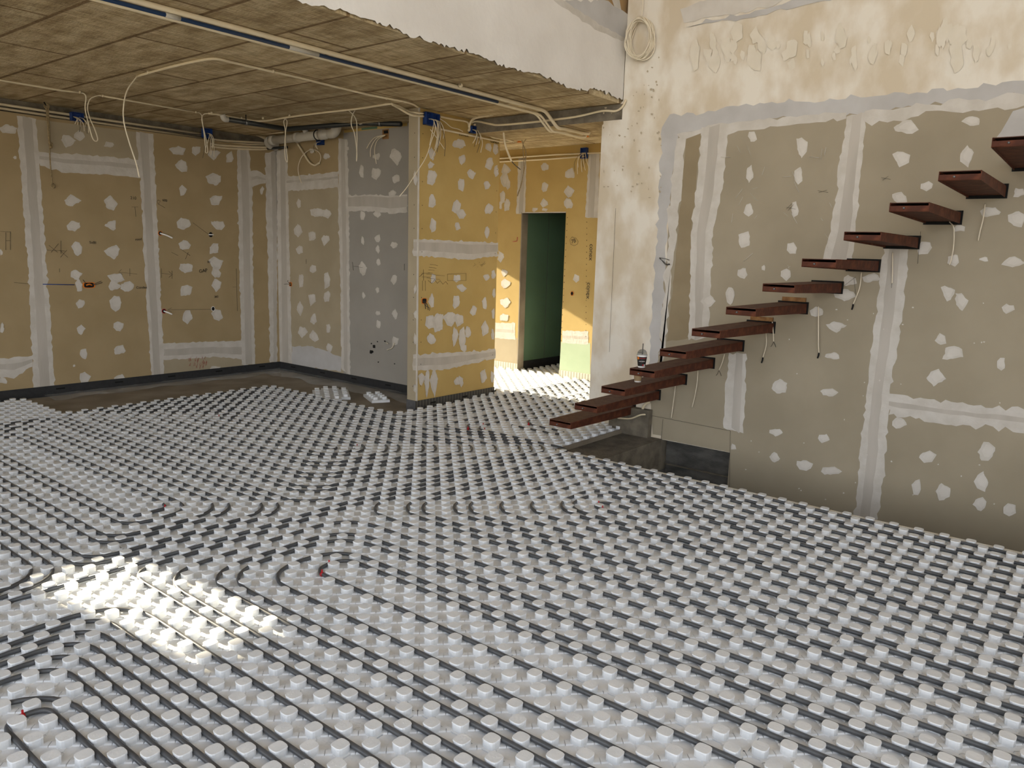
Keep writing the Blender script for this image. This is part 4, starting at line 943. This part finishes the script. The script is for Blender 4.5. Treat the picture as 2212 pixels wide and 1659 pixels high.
wbox((628, 614), 0, UB, .06, .055, M['orange'], 'small orange socket box with wires on the back wall', [([(-.0, 0, 0), (-.04, .0, .03), (-.1, -.005, .03)], .003, M['wire']), ([(-.0, 0, 0), (-.02, .03, .03), (-.03, .05, .02)], .003, M['wire']), ([(0, 0, .003), (.01, 0, .02), (.02, .01, .01)], .01, M['wood'])])
wbox((916, 650), 1, VP, .075, .06, M['orange'], 'dark orange socket box spilling wires on the partition', [([(-.02, 0, 0), (-.02, -.03, .03), (-.005, -.08, .03)], .004, M['wire']), ([(0, 0, 0), (.01, -.04, .04), (.03, -.09, .03)], .004, M['wire']), ([(.02, 0, 0), (.0, -.05, .03), (.04, -.07, .04), (.05, -.1, .03)], .003, M['wire'])])
wbox((1236, 634), 0, UD, .05, .06, M['orange'], 'small dark socket hole right of the doorway', [([(0, 0, 0), (.005, -.01, .02), (0, -.02, .01)], .006, M['black'])], True)
mb = MB()
for px in ([(1425, 557), (1432, 558), (1440, 560), (1446, 562)], [(1425, 559), (1433, 565), (1440, 571), (1445, 570)], [(1430, 563), (1438, 572), (1446, 572)]): mb.tube(pl([(x, y) for x, y in px], 0, UW-.03), .0028, M['wire'], 5)
mb.tube([at(1425, 557, 0, UW), at(1426, 558, 0, UW-.035)], .006, M['wire'], 6); mb.tube([at(1445, 570, 0, UW), at(1446, 571, 0, UW-.035)], .005, M['wire'], 6)
tag(mb.obj('wire_stub'), 'small bunch of bare wires sticking out of the stair wall', 'wires')
for k, px in enumerate([[(833, 738), (838, 743)], [(852, 741), (846, 752), (836, 756)]]):
    mb = MB(); mb.tube(pl(px, 0, UB-.02) if len(px) > 2 else [at(*px[0], 0, UB), at(*px[1], 0, UB-.04)], .005, M['cable'], 6); tag(mb.obj('wire_stub'), '%s cable stub low on the grey board' % ['left', 'right'][k], 'wires')
# ================================================================== ROPE
mb = MB()
def ropep(px, d): 
    pts = sag([at(x, y, 1, d) for x, y in px], 8); return pts
for px in ([(99, 228), (102, 250), (104, 280), (107, 315)], [(104, 228), (104, 245), (106, 275), (108, 315)]): mb.tube(ropep(px, VL-.05), .008, M['rope'], 7)
mb.tube(ropep([(107, 315), (108, 340), (110, 370), (112, 388), (113, 398)], VL-.05), .006, M['rope'], 7)
for c, r in ((at(101, 230, 1, VL-.05), .025), (at(110, 314, 1, VL-.05), .028), (at(114, 401, 1, VL-.05), .022)):
    for k in range(3):
        th = rng.uniform(0, 3); mb.tube([(c[0]+r*math.cos(x)*math.cos(th), c[1]+r*.6*math.sin(x*2)*.5, c[2]+r*math.sin(x)) for x in np.linspace(0, 6.28, 13)], .006, M['rope'], 6, cap=False)
o = mb.obj('rope'); tag(o, 'knotted old rope hanging by a hook at the left wall', 'rope')
mb = MB(); mb.tube([at(94, 208, 1, VL-.05), at(96, 214, 1, VL-.05), at(95, 220, 1, VL-.05), at(99, 228, 1, VL-.05)], .006, M['black'], 6); mb.tube([at(94, 208, 1, VL-.05), tuple(at(94, 208, 1, VL-.05)[:2])+(ZC,)], .005, M['black'], 6); mb.obj('hook', o)
# ================================================================== CUPS
def cup_pos(x, y, z): p = at(x, y, 2, z); return (float(p[0]), float(p[1]), z)
zc = .209+.177*3
t = empty('iced_coffee_cup', cup_pos(1385.5, 793.5, zc+.0005))
prof = [(.026, 0), (.0285, .004), (.030, .012), (.041, .098), (.0425, .1)]
mb = MB(); mb.lathe([(.027, 0), (.0285, .002), (.0292, .012)], M['cupwhite'], 24, capt=False); mb.lathe([(.0292, .012), (.0400, .088)], M['cupblack'], 24, capb=False, capt=False); mb.lathe([(.0400, .088), (.0412, .098)], M['cupwhite'], 24, capb=False); mb.obj('cup_body', t)
mb = MB(); mb.lathe([(.043, .098), (.043, .103), (.040, .106), (.036, .122), (.026, .137), (.012, .144), (.008, .144)], M['clear'], 24, capb=False); mb.obj('dome_lid', t)
mb = MB(); mb.tube([(0, 0, .02), (.004, -.001, .19)], .0032, M['cupblack'], 8); mb.obj('straw', t)
dirv = Vector((CAM[0]-t.location[0], CAM[1]-t.location[1], 0)).normalized()
def on_cup(body, h, size, m, name, off=0., rr=None):
    r = rr or (.0292+(.0400-.0292)*(h-.012)/.076)+.0006
    a = math.atan2(dirv.y, dirv.x)+off/r
    Z = Vector((math.cos(a), math.sin(a), 0)); Y = Vector((0, 0, 1)); X = Y.cross(Z)
    mt = Matrix.Identity(4)
    for i in range(3): mt[i][0] = X[i]; mt[i][1] = Y[i]; mt[i][2] = Z[i]
    mt[0][3] = Z.x*r; mt[1][3] = Z.y*r; mt[2][3] = h
    return text(body, size, mt, m, name, t)
for k, (s_, o_) in enumerate((('Your', -.016), ('Daily', 0), ('Dose', .016))): on_cup(s_, .052, .0085, M['cupwhite'], 'lettering', o_)
mb = MB()
def cpatch(a0, a1, h0, h1, m):
    vs = []
    base = math.atan2(dirv.y, dirv.x)
    for k in range(5):
        a = base+a0+(a1-a0)*k/4
        for h in (h0, h1):
            r = .0292+(.0400-.0292)*(h-.012)/.076+.0005; vs.append((r*math.cos(a), r*math.sin(a), h))
    mb.add(vs, [(2*k, 2*k+2, 2*k+3, 2*k+1) for k in range(4)], m)
cpatch(.2, .55, .016, .028, M['red']); cpatch(.6, .9, .016, .028, M['cupwhite']); cpatch(-1.1, -.6, .066, .086, M['orange']); cpatch(-.5, .9, .074, .078, M['red'])
mb.obj('print', t)
tag(t, 'black printed iced coffee cup with clear dome lid and straw', 'cup')
t = empty('paper_cup', cup_pos(1377.5, 825, .209+.177*2+.0005))
mb = MB(); mb.lathe([(.027, 0), (.028, .003), (.0285, .012)], M['cupwhite'], 24, capt=False); mb.lathe([(.030, .012), (.0345, .062)], M['cupbrown'], 24, capb=False, capt=False); mb.lathe([(.0335, .062), (.036, .09)], M['cupwhite'], 24, capb=False); mb.obj('cup_body', t)
mb = MB(); mb.lathe([(.038, .088), (.038, .094), (.034, .097), (.032, .102)], M['cupblack'], 24); mb.obj('lid', t)
tag(t, 'small brown sleeved paper cup half hidden behind a tread', 'cup')
# ================================================================== CLEAR FILM along the slab
mb = MB(); vs = []
NX = 60
for i in range(NX+1):
    u = 1.0+(UB-.02-1.0)*i/NX
    for j, (dv, dz) in enumerate(((.012, .02), (.06, .012), (.13, .022), (.2+.04*math.sin(i*.7), .008), (.27+.05*math.sin(i*.43+1), .002))):
        vs.append((u, VL-dv, ZS+dz+rng.uniform(0, .008)))
mb.add(vs, [(i*5+j, (i+1)*5+j, (i+1)*5+j+1, i*5+j+1) for i in range(NX) for j in range(4)], M['film'], True)
tag(mb.obj('plastic_film'), 'crumpled clear film lying along the foot of the left wall', 'plastic film')
mb = MB(); vs = []
for i in range(NX+1):
    v = VP+.3+(VL-.3-VP)*i/NX
    for j, (du, dz) in enumerate(((.012, .02), (.07, .012), (.14, .024), (.24+.05*math.sin(i*.6), .008), (.33+.06*math.sin(i*.37+1), .002))):
        vs.append((UB-du, v, ZS+dz+rng.uniform(0, .01)))
mb.add(vs, [(i*5+j, i*5+j+1, (i+1)*5+j+1, (i+1)*5+j) for i in range(NX) for j in range(4)], M['film'], True)
tag(mb.obj('plastic_film'), 'crumpled clear film lying along the foot of the back wall', 'plastic film')
